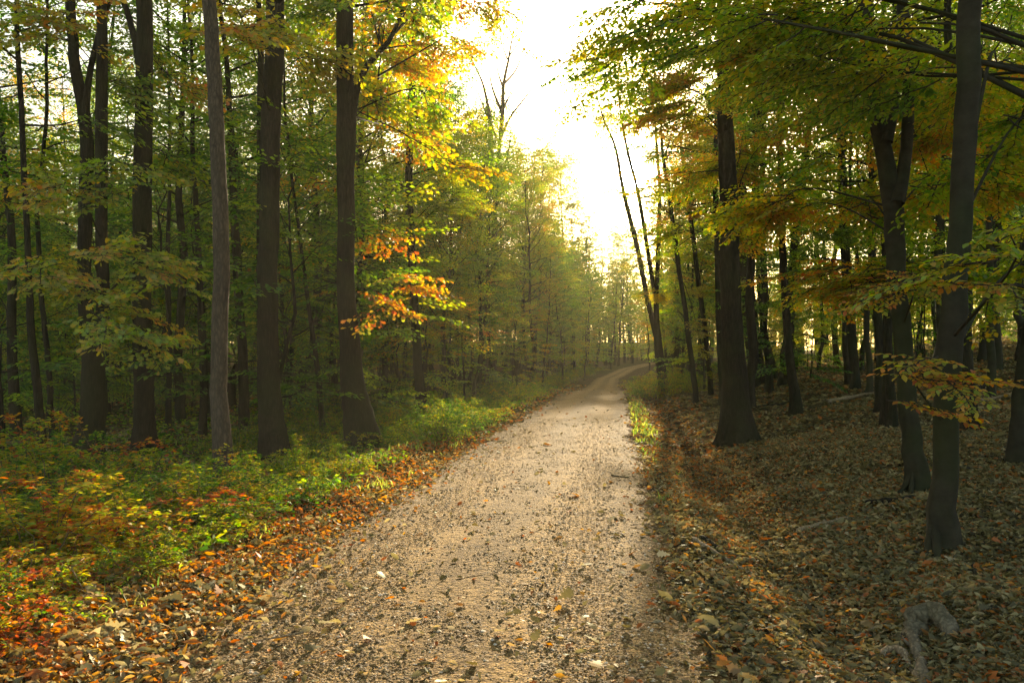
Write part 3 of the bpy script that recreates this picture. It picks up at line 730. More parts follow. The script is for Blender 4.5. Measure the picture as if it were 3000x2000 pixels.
hero('slim_tree', 'dark slightly bent trunk standing between the great flared trunk and the forked beech', [(1830, 952, 26), (1818, 860, 22), (1810, 760, 19), (1803, 650, 17), (1797, 450, 14), (1790, 200, 12)], M_BARK, k=12, top=14, col=.3, spread=.4, z0=7.5,
     clouds=[(1800, 560, 0, 110, 60, 2, 26, .8, N, LF), (1820, 320, 0, 110, 90, 2, 34, .8, N, LF)])
for i, (px, py, w, pts, lab) in enumerate([
    (1735, 888, 24, [(1722, 780, 22), (1712, 690, 20), (1700, 400, 15)], 'stout trunk just beyond the great flared trunk'),
    (1752, 880, 14, [(1738, 760, 13), (1725, 650, 12)], 'thin trunk leaning beside the stout one beyond the great trunk'),
    (1780, 870, 15, [(1762, 780, 14), (1748, 690, 12), (1740, 560, 9)], 'curved trunk bending over the lit clearing'),
    (1808, 850, 9, [(1800, 760, 8), (1790, 640, 7)], 'thinnest stem at the edge of the lit clearing'),
    (1878, 826, 15, [(1875, 740, 14), (1872, 640, 12)], 'straight trunk in front of the bright yellow clearing'),
    (1897, 832, 11, [(1896, 740, 10), (1893, 640, 9)], 'thin trunk second along the bright clearing'),
    (1922, 838, 13, [(1918, 740, 13), (1915, 620, 11)], 'trunk third along the bright clearing'),
    (1950, 885, 16, [(1945, 780, 14), (1940, 650, 12)], 'slanting trunk beside a thicker slanting trunk under the beeches'),
    (1966, 892, 22, [(1956, 780, 20), (1946, 670, 18), (1940, 560, 16)], 'thicker slanting trunk under the beeches'),
    (1996, 907, 14, [(1990, 800, 13), (1988, 700, 12), (1980, 640, 9)], 'slim forked trunk before the pair of close-set trunks'),
    (2032, 978, 17, [(2034, 850, 15), (2030, 700, 14)], 'first of two close-set trunks behind the low-forking beech'),
    (2050, 985, 24, [(2044, 860, 19), (2040, 700, 17)], 'second of two close-set trunks, flared, behind the low-forking beech'),
    (2292, 850, 18, [(2288, 740, 16), (2285, 600, 14)], 'dim trunk high on the slope past the smooth beech'),
    (1838, 835, 22, [(1832, 740, 20), (1828, 640, 18)], 'broad grey hazy trunk standing in the sunlit clearing')]):
    hero('slim_tree', lab, [(px, py, w)] + pts, M_BARK if i % 3 else M_BARK_BEECH, k=10, top=14, col=.38, spread=.4, flare=.35, z0=5.0, n_limbs=20)
# a beech and an oak whose trunks stand outside the view and whose boughs reach into it
hero('beech_tree', 'drooping dark green beech boughs over the path, trunk out of view', [(2560, 1500, 60), (2560, 600, 50), (2560, 0, 46)], M_BARK_BEECH, D=6.5, top=11, col=.42, spread=.65, crown=False,
     clouds=[(1800, 80, 1.5, 160, 100, .8, 36, .8, N, LN), (1560, 60, 2, 130, 80, .8, 44, .8, N, LN), (1400, 130, 2.5, 70, 60, .6, 18, .75, N, LN)])

# ---- the wood behind: seen as many, each one a thing
rb = np.random.RandomState(21)
LAB = {
 ('tall', 'L'): ('tall forest tree with autumn crown in the dim wood beyond the oaks', 'tall trees of the dim wood'),
 ('mid', 'L'): ('young hornbeam with layered green and gold leaves in the dim wood', 'young hornbeams of the dim wood'),
 ('low', 'L'): ('leafy sapling growing between trunks in the dim wood', 'saplings of the dim wood'),
 ('tall', 'C'): ('hazy golden tree in the treeline where the road disappears', 'hazy trees where the road disappears'),
 ('mid', 'C'): ('small hazy yellow tree under the treeline beside the far road', 'small hazy trees by the far road'),
 ('low', 'C'): ('hazy bushy sapling beside the far road', 'hazy saplings by the far road'),
 ('tall', 'R'): ('tall beech with green and yellow crown on the rising leaf-covered slope', 'tall beeches on the slope'),
 ('mid', 'R'): ('young beech with spreading yellow leaves on the rising slope', 'young beeches on the slope'),
 ('low', 'R'): ('beech sapling with yellow leaves among trunks on the slope', 'beech saplings on the slope'),
}
NAMES = {'tall': 'forest_tree', 'mid': 'hornbeam_tree', 'low': 'sapling'}
def sun_clear(x, y, H):
    """would a crown of height H at x, y stand in the light that falls down the road?"""
    for (gx, gy) in ((-3, 5), (-1, 7), (.6, 12), (1.6, 20)):
        t_ = (y - gy)
        if t_ < 4: continue
        lx = gx + t_ * math.tan(SUN_AZ); lz = t_ / math.cos(SUN_AZ) * math.tan(SUN_EL)
        if abs(x - lx) < 2.0 and H > lz: return False
    return True
def sky_limit(px):
    """lowest row (3000 px photograph) the treeline may reach at this column, i.e. the open sky"""
    return np.interp(px, [1180, 1290, 1340, 1430, 1500, 1600, 1700, 1760, 1800, 1870, 1920, 2000], [-400, 150, 350, 430, 470, 440, 440, 560, 690, 690, 400, -400])
count = 0; tries = 0
def try_place(x, y, kind, mind):
    for (a, b) in TREES:
        if (a - x) ** 2 + (b - y) ** 2 < mind ** 2: return False
    u = x - float(path_x(y))
    lim = {'tall': 3.0, 'mid': 3.2, 'low': 2.8}[kind]
    if abs(u) < HW + lim: return False
    return True
def region(px):
    return 'L' if px < 1200 else ('C' if px < 1930 else 'R')
for ring, n_want, kinds in (((15, 30), 62, (.42, .38, .2)), ((30, 50), 150, (.5, .38, .12)), ((50, 88), 165, (.45, .42, .13)) ):
    got = 0; tries = 0
    while got < n_want and tries < 6000:
        tries += 1
        D = math.sqrt(rb.uniform(ring[0] ** 2, ring[1] ** 2))
        px = rb.uniform(-120, 3120)
        x = (px - CX) / F * D
        kind = rb.choice(['tall', 'mid', 'low'], p=kinds); tk = kind
        if kind == 'mid' and rb.rand() < .5: tk = 'slender'
        if kind == 'tall' and rb.rand() < .3: tk = 'broad'
        reg = region(px)
        if reg == 'R' and kind == 'low' and rb.rand() < .5: continue
        if reg == 'R' and D < 24 and kind != 'tall' : continue
        idx = rb.randint(len(TPL[tk])); H = TPL[tk][idx][4]['H']; sc = rb.uniform(.85, 1.15) * (.78 if kind == 'tall' and D > 32 else 1)
        if 2080 < px < 2880 and 50 < D < 105: continue
        if not try_place(x, D, kind, {'tall': 2.2, 'mid': 2.4, 'low': 1.8}[kind] * (1 if D < 48 else 1.3)): continue
        zt = float(height(x, D)) + H * sc
        half = 2.6 * F / D
        top_py = HY - (zt - EYE) / D * F
        lim = max(sky_limit(px - half * .7), sky_limit(px), sky_limit(px + half * .7))
        if top_py < lim:
            need = (EYE + (HY - lim) / F * D - float(height(x, D))) / H
            if need < .55: continue
            sc = min(sc, need)
        if not sun_clear(x, D, H * sc + float(height(x, D))): continue
        if reg == 'L': c = rb.choice([.22, .30, .36, .44, .58], p=[.25, .25, .2, .2, .1])
        elif reg == 'C': c = rb.choice([.28, .36, .46, .56], p=[.3, .3, .2, .2])
        else: c = rb.choice([.24, .32, .42, .54], p=[.3, .3, .2, .2])
        lab, grp = LAB[(kind, reg)]
        put_tree(tk, idx, x, D, c, .6, sc, rb.uniform(0, 6.28), rb.randint(2), NAMES[kind], lab, grp)
        got += 1
    print('ring', ring, got)
# the treeline between the white sky and the road, tree by tree (photograph column, top row, distance, autumn value)
TL = [(1235, 330, 56, .28, 'green airy tree reaching above the treeline beside the leafless tree', 'broad', 1), (1330, 300, 58, .30, 'dark green tree at the high end of the treeline behind the leafless tree', 'broad', 2),
      (1405, 395, 63, .52, 'rust-gold tree right behind the forked leafless tree', 'broad', 0), (1475, 500, 60, .50, 'gold-green tree next along the treeline after the rust-gold one', 'broad', 1),
      (1545, 475, 92, .58, 'orange-topped tree near the middle of the treeline', 'broad', 2), (1612, 490, 98, .60, 'spreading golden tree with visible dark boughs in the treeline', 'broad', 0),
      (1655, 500, 104, .58, 'last high golden tree before the open sky', 'broad', 1), (1718, 650, 100, .55, 'pale gold tree leaning its crown over the far road', 'broad', 2), (1775, 700, 118, .48, 'palest hazy tree low in the sky gap above the far road', 'broad', 0),
      (1935, 560, 62, .60, 'golden tree right behind the leaning stems', 'tall', 1), (1990, 430, 57, .56, 'tall gold-leaved tree between the leaning stems and the hung golden trunk', 'tall', 2),
      (2052, 330, 53, .58, 'tall gold-leaved tree behind the trunk hung with golden leaves', 'tall', 2), (2110, 350, 60, .5, 'tall yellow tree seen just beside the great flared trunk', 'tall', 0),
      (1812, 700, 112, .45, 'palest tree closing the white gap above the road end', 'broad', 1), (1852, 690, 124, .42, 'faint tall tree below the sun above the road end', 'broad', 0), (1790, 760, 98, .5, 'small faint golden tree at the road end', 'mid', 0),
      (1905, 800, 76, .5, 'small bright tree where the road leaves sight', 'mid', 1), (2000, 800, 58, .62, 'young golden tree with low boughs behind the thin lit trunks', 'mid', 0), (2075, 820, 62, .6, 'young golden tree beside the foot of the great trunk', 'mid', 2),
      (1590, 700, 54, .42, 'layered yellow-green young tree below the golden treeline', 'mid', 0), (1500, 730, 56, .36, 'layered green young tree below the rust-gold crown', 'mid', 2),
      (1420, 720, 57, .33, 'layered green young tree nearest the leafless tree', 'mid', 0), (1650, 760, 60, .5, 'bright yellow young tree beside the road bend', 'mid', 1),
      (1345, 720, 54, .32, 'green young tree with flat boughs before the green treeline', 'mid', 2), (1712, 800, 70, .46, 'small hazy young tree where sunbeams fall beside the road', 'mid', 1)]
for px, top, D, c, lab, kind, idx in TL:
    c -= .07
    x = (px - CX) / F * D; u = x - float(path_x(D))
    H = TPL[kind][idx][4]['H']; sc = (EYE + (HY - top) / F * D - float(height(x, D))) / (H + .5)
    put_tree(kind, idx, x, D, c, .5, sc, rb.uniform(0, 6.28), 0, 'treeline_tree', lab, None)
# the low golden beeches in the sunlit clearing on the slope
for i in range(34):
    D = rb.uniform(44, 66); px = rb.uniform(2180, 2760); x = (px - CX) / F * D
    put_tree('low', rb.randint(2), x, D, rb.choice([.5, .58, .44]), .4, rb.uniform(.7, 1.1), rb.uniform(0, 6.28), 0, 'sapling', 'golden sunlit beech sapling in the bright clearing beyond the slope trunks', 'golden saplings in the clearing')
# far wood, one mass
gt_all, gc_all = Geo(), Geo()
nfar = 0
for i in range(1600):
    if nfar >= 640: break
    D = rb.uniform(86, 165); px = rb.uniform(-350, 3350)
    if i < 150: px = rb.uniform(1560, 2020); D = rb.uniform(84, 185)
    x = (px - CX) / F * D
    if abs(x - float(path_x(D))) < (4 if D < 125 else 0): continue
    low = rb.rand() < .45
    H = rb.uniform(5, 10) if low else rb.uniform(12, 17.5); hb = float(height(x, D))
    lim = max(sky_limit(px - 60), sky_limit(px), sky_limit(px + 60))
    need = (EYE + (HY - lim) / F * D - hb)
    if need < 5: continue
    if 2080 < px < 2900:
        if D < 108: continue
        H = min(H, .2 * (D - 55))
    H = min(H, need); nfar += 1
    n = 7; zs = np.linspace(-.2, H * .95, n)
    P = np.stack([x + np.cumsum(rb.randn(n)) * .12, D + np.cumsum(rb.randn(n)) * .12, hb + zs], 1)
    V, Fc = tube(P, np.linspace(.09 + .008 * H, .02, n), 6); gt_all.add(V, Fc)
    m = int(1900 if not low else 1100); cb = H * (.12 if low else rb.uniform(.2, .45)); cr = (1.5 + .09 * H)
    q = rb.rand(m); lay = np.floor(q * H / .55) / (H / .55)             # leaves gather in layers
    q = .5 * q + .5 * lay; zz = cb + (H - cb) * q
    rr_ = cr * np.sin(np.pi * np.clip(.14 + .86 * q, 0, 1)) ** .6 * np.sqrt(rb.rand(m)) * (.75 + .35 * np.sin(7 * rb.rand(m) + q * 9))
    th = rb.uniform(0, 6.28, m)
    o = np.stack([x + rr_ * np.cos(th), D + rr_ * np.sin(th), hb + zz - .12 * rr_], 1)
    ax = norm(np.stack([np.cos(th * 3), np.sin(th * 3), rb.randn(m) * .3], 1)); nn = norm(rb.randn(m, 3) * .35 + np.array([0, 0, 1])); nn = norm(nn - ax * np.sum(nn * ax, 1, keepdims=True))
    leaf_geo(gc_all, dict(o=o, a=ax, n=nn, s=rb.uniform(.2, .42, m), c=np.clip(rb.rand() * .6 + .4 * rb.rand(m), 0, 1)), LEAF_FAR)
print('far', nfar)
fw = link('far_wood', gt_all.mesh('far_wood_trunks', [M_BARK], False))
tag(fw, 'hazy mass of distant trunks behind all other trees', 'far wood', kind='stuff')
fl = link('far_foliage', gc_all.mesh('far_foliage', [M_LEAF]), None, (.42, .8, 0, 1))
tag(fl, 'hazy green and gold foliage of the distant wood', 'far foliage', kind='stuff')

# ------------------------------------------------------------------ brambles and low shrubs
def make_bush(seed, rad, H, n, lib_leaf=.05, shape=LEAF_NEAR, upright=False):
    rs = np.random.RandomState(seed)
    gs = Geo(); acc = dict(o=[], a=[], n=[], s=[], c=[])
    for i in range(n):
        az = rs.uniform(0, 6.28); L = rad * rs.uniform(.5, 1.35); hh = H * rs.choice([.5, .8, 1.1, 1.5], p=[.3, .3, .3, .1])
        b = np.array([rs.randn() * rad * .3, rs.randn() * rad * .3, -.05])
        q = np.linspace(0, 1, 9)
        if upright or i % 7 == 0: P = b + np.stack([np.cos(az) * L * .3 * q, np.sin(az) * L * .3 * q, hh * 1.2 * q], 1)
        else: P = b + np.stack([np.cos(az) * L * q, np.sin(az) * L * q, hh * np.sin(q * rs.uniform(1.6, 2.9)) + .02], 1)
        P += rs.randn(9, 3) * .02
        V, Fc = tube(P, np.linspace(.006, .0025, 9) * rs.uniform(.6, 1.2), 4); gs.add(V, Fc)
        tv = rs.rand()
        m = int(np.linalg.norm(np.diff(P, axis=0), axis=1).sum() / .03)
        st = rs.uniform(.12, 1, m) * 8; k = np.clip(st.astype(int), 0, 7); fr = (st - k)[:, None]
        pts = P[k] * (1 - fr) + P[k + 1] * fr
        # each leaf stalk carries three leaflets
        for j in range(3):
            a0 = rs.uniform(0, 6.28, m) if j == 0 else a0 + rs.uniform(.7, 1.2, m) * (1 if j == 1 else -2)
            ax = norm(np.stack([np.cos(a0), np.sin(a0), rs.uniform(-.5, .45, m)], 1))
            nn = np.stack([rs.randn(m) * .45, rs.randn(m) * .45, np.ones(m)], 1); nn = norm(nn - ax * np.sum(nn * ax, 1, keepdims=True))
            if j == 0: stalk = pts + ax * .035 + np.array([0, 0, .012])
            acc['o'].append(stalk + rs.randn(m, 3) * .006); acc['a'].append(ax); acc['n'].append(nn)
            acc['s'].append(lib_leaf * rs.uniform(.5, 1.15, m)); acc['c'].append(np.clip(.5 * tv + .5 * rs.rand(m), 0, 1))
    gl = Geo(); leaf_geo(gl, {k_: np.concatenate(v) for k_, v in acc.items()}, shape)
    return gs.mesh('stem', [M_CANE], True), gl.mesh('foliage', [M_BUSH])
BUSH = [make_bush(41, .75, .55, 46), make_bush(42, .6, .42, 40), make_bush(43, .9, .7, 56), make_bush(44, .5, .34, 34, .05), make_bush(45, .35, .7, 12, .065, upright=True)]
BN = [0]
def put_bush(x, y, t, sc, col, spread, name, label, group, zs=1.0):
    r = empty(name, (x, y, float(height(x, y)) - .02)); r.rotation_euler = (0, 0, rb.uniform(0, 6.28)); r.scale = (sc, sc, sc * zs)
    tag(r, label, 'bush' if 'bush' in name else 'plant', group)
    link('stem', BUSH[t][0], r); link('foliage', BUSH[t][1], r, (col, spread, 0, 1))
def scatter_bush(n, ylo, yhi, ulo, uhi, ts, scr, cols, name, label, group, mind=.5, zs=1.0):
    done = []; k = 0
    while len(done) < n and k < 4000:
        k += 1
        y = ylo * (yhi / ylo) ** rb.rand() if ylo > 0 else rb.uniform(ylo, yhi); u = rb.uniform(ulo, uhi); x = float(path_x(y)) + u
        if any((a - x) ** 2 + (b - y) ** 2 < (mind * (1 + y / 25)) ** 2 for a, b in done): continue
        if any((a - x) ** 2 + (b - y) ** 2 < .3 for a, b in TREES): continue
        done.append((x, y))
        put_bush(x, y, ts[rb.randint(len(ts))], rb.uniform(*scr), rb.choice(cols), .95, name, label, group, zs * rb.uniform(.55, 1.0))
scatter_bush(52, 3.2, 9.0, -7.0, -2.9, (0, 1, 2), (.75, 1.2), (.26, .32, .38, .46, .66), 'bramble_bush', 'bramble bush with green and reddening leaves in the tangle beside the leafy path edge', 'brambles beside the near path edge', .42)
scatter_bush(16, 3.5, 5.6, -3.9, -2.45, (0, 1, 3), (.5, .75), (.28, .36, .66), 'bramble_bush', 'bramble bush with green and reddening leaves in the tangle beside the leafy path edge', 'brambles beside the near path edge', .3)
scatter_bush(26, 4, 11, -3.3, -2.25, (3, 3, 1), (.5, .8), (.30, .42, .76), 'bramble_bush', 'bramble bush with green and reddening leaves in the tangle beside the leafy path edge', 'brambles beside the near path edge', .3)
scatter_bush(20, 8, 14, -9.5, -2.9, (1, 3, 0), (.5, .8), (.28, .34, .4), 'bramble_bush', 'low dim bramble growing around the feet of the dark trunks', 'brambles around the dark trunks', .7)
scatter_bush(52, 13.5, 40, -6.5, -2.15, (0, 1, 2), (.55, .95), (.22, .27, .32), 'bramble_bush', 'green bramble bush in the low hedge along the road before the bend', 'bramble hedge before the bend', .5, 1.0)
scatter_bush(26, 20, 60, -26, -7, (0, 2), (.7, 1.2), (.2, .26, .32), 'bramble_bush', 'dim bramble bush on the dark floor of the wood', 'brambles on the wood floor', 1.2)
scatter_bush(26, 34, 62, 2.0, 5.5, (0, 2), (.8, 1.3), (.42, .5, .34), 'verge_bush', 'sunlit bush on the verge around the foot of the leaning tree', 'bushes around the leaning tree', .45)
scatter_bush(14, 50, 95, -5, -2.6, (0, 2), (.9, 1.3), (.3, .4), 'verge_bush', 'hazy bush lining the far bend of the road', 'bushes lining the far bend')
scatter_bush(6, 4, 13, -3.4, -2.2, (4, 3), (.45, .7), (.30, .36), 'young_plant', 'small upright leafy plant at the leaf-strewn path edge', 'small plants at the path edge', .8)

# ------------------------------------------------------------------ stuff on the ground
def scatter_xy(n, dmin, dmax, rs, pw=1.0, x_over=.72):
    """points on the ground before the camera, thinning out with distance"""
    q = rs.rand(n)
    if pw == 1.0: D = dmin * (dmax / dmin) ** q
    else: D = (dmin ** (1 - pw) + q * (dmax ** (1 - pw) - dmin ** (1 - pw))) ** (1 / (1 - pw))
    X = rs.uniform(-x_over, x_over, n) * (D + 1.0)
    return X, D
def litter(n, rs, dmin, dmax, keep, size, tval, tilt=.5, shape=LEAF_FAR, lift=.02):
    X, Y = scatter_xy(n, dmin, dmax, rs)
    U = X - path_x(Y)
    k = keep(U, Y, rs); X, Y, U = X[k], Y[k], U[k]
    Z = height(X, Y) + .012 + rs.rand(len(X)) * lift
    a = rs.uniform(0, 6.28, len(X))
    ax = norm(np.stack([np.cos(a), np.sin(a), rs.randn(len(X)) * tilt * .6], 1))
    nn = np.stack([rs.randn(len(X)) * tilt, rs.randn(len(X)) * tilt, np.ones(len(X))], 1); nn = norm(nn - ax * np.sum(nn * ax, 1, keepdims=True))
    s = size * rs.lognormal(0, .32, len(X)) * (1 + np.clip((Y - 12) / 26, 0, 1.3))
    return dict(o=np.stack([X, Y, Z], 1) - ax * s[:, None] * .5, a=ax, n=nn, s=s, c=np.clip(tval(U, Y, rs), 0, 1))
rl = np.random.RandomState(5)
CURL = (np.array([[0, 0, .0], [.18, -.15, .08], [.22, .15, .14], [.48, -.24, .22], [.55, .22, .13], [.80, -.15, .20], [.86, .10, .12], [1.06, .03, .16], [.5, 0, 0]]), LEAF_NEAR[1])
def keep_right(U, Y, rs): return (U > HW + .04 + .1 * np.sin(Y * 2.1) + rs.normal(0, .10, len(U))) & ((U > HW + .5) | (rs.rand(len(U)) < .7))
def tv_right(U, Y, rs):
    t = rs.normal(.36, .16, len(U)); red = np.exp(-((U - HW - .7) / 1.1) ** 2) * np.clip((Y - 5) / 12, .15, 1)
    t = np.where(rs.rand(len(U)) < .02 + .55 * red, rs.uniform(.6, .95, len(U)), t)
    return t
def keep_left(U, Y, rs): return (U < -HW + rs.exponential(.16, len(U))) & ((U > -HW - 1.5) | (rs.rand(len(U)) < .75))
def tv_left(U, Y, rs):
    near = np.exp(-((U + HW + .5) / .9) ** 2)
    t = rs.normal(.32, .15, len(U))
    return np.where(rs.rand(len(U)) < .12 + .5 * near, rs.uniform(.72, .90, len(U)), t)
g = Geo()
leaf_geo(g, litter(420000, rl, 2.6, 15, keep_right, .045, tv_right, .75, CURL, .04), CURL)
leaf_geo(g, litter(110000, rl, 15, 70, keep_right, .075, tv_right, .5, LEAF_FAR, .03), LEAF_FAR)
leaf_geo(g, litter(180000, rl, 2.6, 15, keep_left, .045, tv_left, .75, CURL, .04), CURL)
leaf_geo(g, litter(60000, rl, 15, 60, keep_left, .075, tv_left, .5, LEAF_FAR, .03), LEAF_FAR)
def on_path(U, Y, rs): return (np.abs(U) < HW + .1) & (rs.rand(len(U)) < .10 + np.where(U < 0, .9, .6) * np.clip((np.abs(U) - HW + .6) / .6, 0, 1) ** 1.8)
leaf_geo(g, litter(34000, rl, 2.6, 45, on_path, .055, lambda U, Y, rs: np.where(rs.rand(len(U)) < .45, rs.uniform(.5, 1, len(U)), rs.uniform(.1, .6, len(U))), .35, CURL, .01), CURL)
leaf_geo(g, litter(20000, rl, 2.6, 20, lambda U, Y, rs: (np.abs(U) > HW - .1) | (rs.rand(len(U)) < .05), .068, lambda U, Y, rs: np.where(rs.rand(len(U)) < .25, rs.uniform(.62, 1, len(U)), rs.normal(.38, .14, len(U))), .6, LEAF_OAK, .05), LEAF_OAK)
tag(link('leaf_litter', g.mesh('leaf_litter', [M_LITTER]), None, (.5, 1.0, 0, 1)), 'brown, orange and tan fallen leaves covering the floor and the path edges', 'fallen leaves', kind='stuff')

# small stones in the path surface
def stones(n, rs):
    X, Y = scatter_xy(n, 2.6, 22, rs, 1.0, .55)
    U = X - path_x(Y); k = np.abs(U) < HW + .05; X, Y = X[k], Y[k]; m = len(X)
    s = rs.lognormal(math.log(.0045), .58, m) * (1 + np.clip((Y - 5) / 14, 0, 1.0)); s = np.minimum(s, .022)
    base = np.array([[1, 0, 0], [.35, .85, .05], [-.7, .6, 0], [-.9, -.3, .05], [0, -.9, 0], [.1, .05, .55]])
    V = base[None] * (1 + rs.uniform(-.35, .35, (m, 6, 3)))
    a = rs.uniform(0, 6.28, m); c, s_ = np.cos(a), np.sin(a)
    Vx = V[..., 0] * c[:, None] - V[..., 1] * s_[:, None]; Vy = V[..., 0] * s_[:, None] + V[..., 1] * c[:, None]
    V = np.stack([Vx, Vy, V[..., 2]], -1) * s[:, None, None] + np.stack([X, Y, height(X, Y) + .010], 1)[:, None]
    fc = np.array([[0, 1, 5], [1, 2, 5], [2, 3, 5], [3, 4, 5], [4, 0, 5]])
    g = Geo(); g.add(V.reshape(-1, 3), (np.arange(m)[:, None, None] * 6 + fc[None]).reshape(-1, 3), np.repeat(rs.rand(m), 5))
    return g
def stone_material():
    m, nt = new_mat('small_stone')
    at_ = nd(nt, 'ShaderNodeAttribute', attribute_name='rnd')
    col = ramp(nt, at_.outputs['Fac'], [(0, (.06, .034, .012)), (.5, (.20, .120, .045)), (.9, (.43, .28, .115)), (1, (.60, .50, .38))])
    bs = nd(nt, 'ShaderNodeBsdfPrincipled'); bs.inputs['Roughness'].default_value = .85; bs.inputs['Specular IOR Level'].default_value = .2; nt.links.new(col, bs.inputs['Base Color'])
    out = nd(nt, 'ShaderNodeOutputMaterial'); nt.links.new(bs.outputs[0], out.inputs['Surface'])
    return m
tag(link('gravel', stones(330000, rl).mesh('gravel', [stone_material()])), 'small tan stones strewn over the path surface', 'gravel', kind='stuff')

# twigs among the leaves
def twig_litter(n, rs):
    X, Y = scatter_xy(n, 2.8, 18, rs); U = X - path_x(Y)
    k = (np.abs(U) > HW - .3) | (rs.rand(n) < .10); X, Y = X[k], Y[k]
    g = Geo()
    for x, y in zip(X, Y):
        L = min(.28, rs.lognormal(math.log(.09), .5)); a = rs.uniform(0, 6.28); m = 5; q = np.linspace(-.5, .5, m)
        px_, py_ = x + np.cos(a) * L * q + rs.randn(m) * L * .04, y + np.sin(a) * L * q + rs.randn(m) * L * .04
        P = np.stack([px_, py_, height(px_, py_) + .035 + rs.uniform(-.1, .25) * L * q], 1)
        V, Fc = tube(P, np.linspace(1, .4, m) * min(.008, L * .02 + .0015), 4); g.add(V, Fc)
    return g
tag(link('twig_litter', twig_litter(2600, rl).mesh('twig_litter', [M_DEAD])), 'small broken twigs scattered among the fallen leaves', 'twigs', kind='stuff')

# grass
def grass(n, rs, keep, hgt, dmin, dmax):
    X, Y = scatter_xy(n, dmin, dmax, rs); U = X - path_x(Y)
    cl = lump(X * 2.2, Y * 2.2, 1.2) + .5 * lump(X + 4, Y, 3)
    k = keep(U, Y, cl, rs); X, Y = X[k], Y[k]; m = len(X)
    Z = height(X, Y); h = hgt * rs.uniform(.4, 1.3, m); a = rs.uniform(0, 6.28, m); w = .0035 * (1 + Y / 7)
    b = rs.uniform(.2, .9, m) * h
    P0 = np.stack([X, Y, Z], 1); d = np.stack([np.cos(a), np.sin(a), 0 * a], 1); sd_ = np.stack([-np.sin(a + .6), np.cos(a + .6), 0 * a], 1)
    P1 = P0 + d * b[:, None] * .3 + np.array([0, 0, 1]) * h[:, None] * .6; P2 = P0 + d * b[:, None] + np.array([0, 0, 1]) * h[:, None] * rs.uniform(.7, 1, m)[:, None]
    V = np.stack([P0 - sd_ * w[:, None], P0 + sd_ * w[:, None], P1 + sd_ * w[:, None] * .8, P1 - sd_ * w[:, None] * .8, P2], 1)
    g = Geo(); rn = rs.rand(m)
    g.add(V.reshape(-1, 3), np.arange(m)[:, None] * 5 + np.array([[0, 1, 2, 3]]), rn)
    g.f.append((np.arange(m)[:, None] * 5 + np.array([[3, 2, 4]])) + g.n - m * 5); g.a.append(rn.astype(np.float32)); g.m.append(np.zeros(m, np.int32))
    return g
def keep_g(U, Y, cl, rs):
    l = (U < -HW - .15) & (U > -HW - 7) & (cl > .12 + .25 * rs.rand(len(U))) & ((Y > 9) | (rs.rand(len(U)) < .12))
    r = (U > HW + .0) & (U < HW + .5) & (cl > .35) & (Y > 9)
    r2 = (U > HW - .0) & (U < HW + .6) & (Y > 17) & (Y < 38) & (cl > -.25)
    return l | r | r2
g = grass(150000, rl, keep_g, .12, 3, 48)
tag(link('grass', g.mesh('grass', [M_GRASS]), None, (.55, .8, 0, 1)), 'thin green and straw-coloured grass along the path verges', 'grass', kind='stuff')
# low seedlings and ivy that cover the floor left of the path
gg = litter(60000, rl, 6, 45, lambda U, Y, rs: (U < -HW - .5) & (U > -16) & (lump(U, Y, .9) > -.1), .07, lambda U, Y, rs: rs.uniform(0, 1, len(U)), .6, LEAF_FAR, .16)
g = Geo(); leaf_geo(g, gg, LEAF_FAR)
tag(link('ground_cover', g.mesh('ground_cover', [M_BUSH]), None, (.30, .5, 0, 1)), 'low green seedling leaves covering the wood floor beyond the brambles', 'ground cover', kind='stuff')

# ------------------------------------------------------------------ fallen wood
def fallen(name, label, pts, r0, bark, cat, group=None, twigs=3, seed=1, sit=.4, bump=.12, k=9):
    """pts: photograph pixels (2352 view) along the piece where it lies on the ground; lift in m"""
    rs = np.random.RandomState(seed)
    P = []
    for q in pts:
        x, y = px_ground(q[0] * S, q[1] * S)
        lift = q[2] if len(q) > 2 else 0
        P.append([x, y, float(height(x, y)) + r0 * sit + lift])
    P = np.array(P); o0 = P[0].copy()
    Q = smooth_line(P, 22) if len(P) > 2 else np.linspace(P[0], P[1], 22)
    rg = .05 if k > 10 else .03
    Q += np.cumsum(rs.randn(22, 3), 0) * r0 * .07 - np.linspace(0, 1, 22)[:, None] * 0
    rad = np.linspace(r0, r0 * .45, 22) * (1 + .06 * rs.randn(22)); rad[-1] = .004; rad[0] *= .8
    ph = rs.uniform(0, 6)
    g = Geo(); V, Fc = tube(Q, rad, k, lambda i, th: 1 + bump * np.sin(3 * th + i * .5 + ph) + bump * .6 * np.sin(2 * th - i * .9), rough=rg, rs=rs); g.add(V, Fc)
    g.add(np.vstack([V[:k], Q[0][None] - (Q[1] - Q[0]) * .1]), np.array([[(j + 1) % k, j, k] for j in range(k)]))
    L = np.linalg.norm(Q[-1] - Q[0])
    for j in range(twigs):
        i = rs.randint(5, 20); d = norm(Q[i] - Q[i - 1]); s = norm(np.cross(d, [0, 0, 1])) * rs.choice([-1, 1])
        e = Q[i] + (d * .6 + s * .6 + np.array([0, 0, rs.uniform(0, .35)])) * L * rs.uniform(.12, .25)
        T_ = smooth_line(np.array([Q[i], (Q[i] + e) / 2 + rs.randn(3) * L * .02, e]), 7)
        V, Fc = tube(T_, np.linspace(rad[i] * .5, .002, 7), 5); g.add(V, Fc)
    g.v = [v - o0.astype(np.float32) for v in g.v]
    o = link(name, g.mesh(name, [bark], True)); o.location = o0
    tag(o, label, cat, group)
fallen('gnarled_root', 'pale orange-brown bent root piece lying in front of the grey root', [(2018, 1528, -.02), (2040, 1508, .03), (2068, 1512, .04), (2088, 1540, .02), (2096, 1580, -.03)], .034, M_DEAD, 'fallen wood', seed=3, twigs=0, bump=.14, k=12)
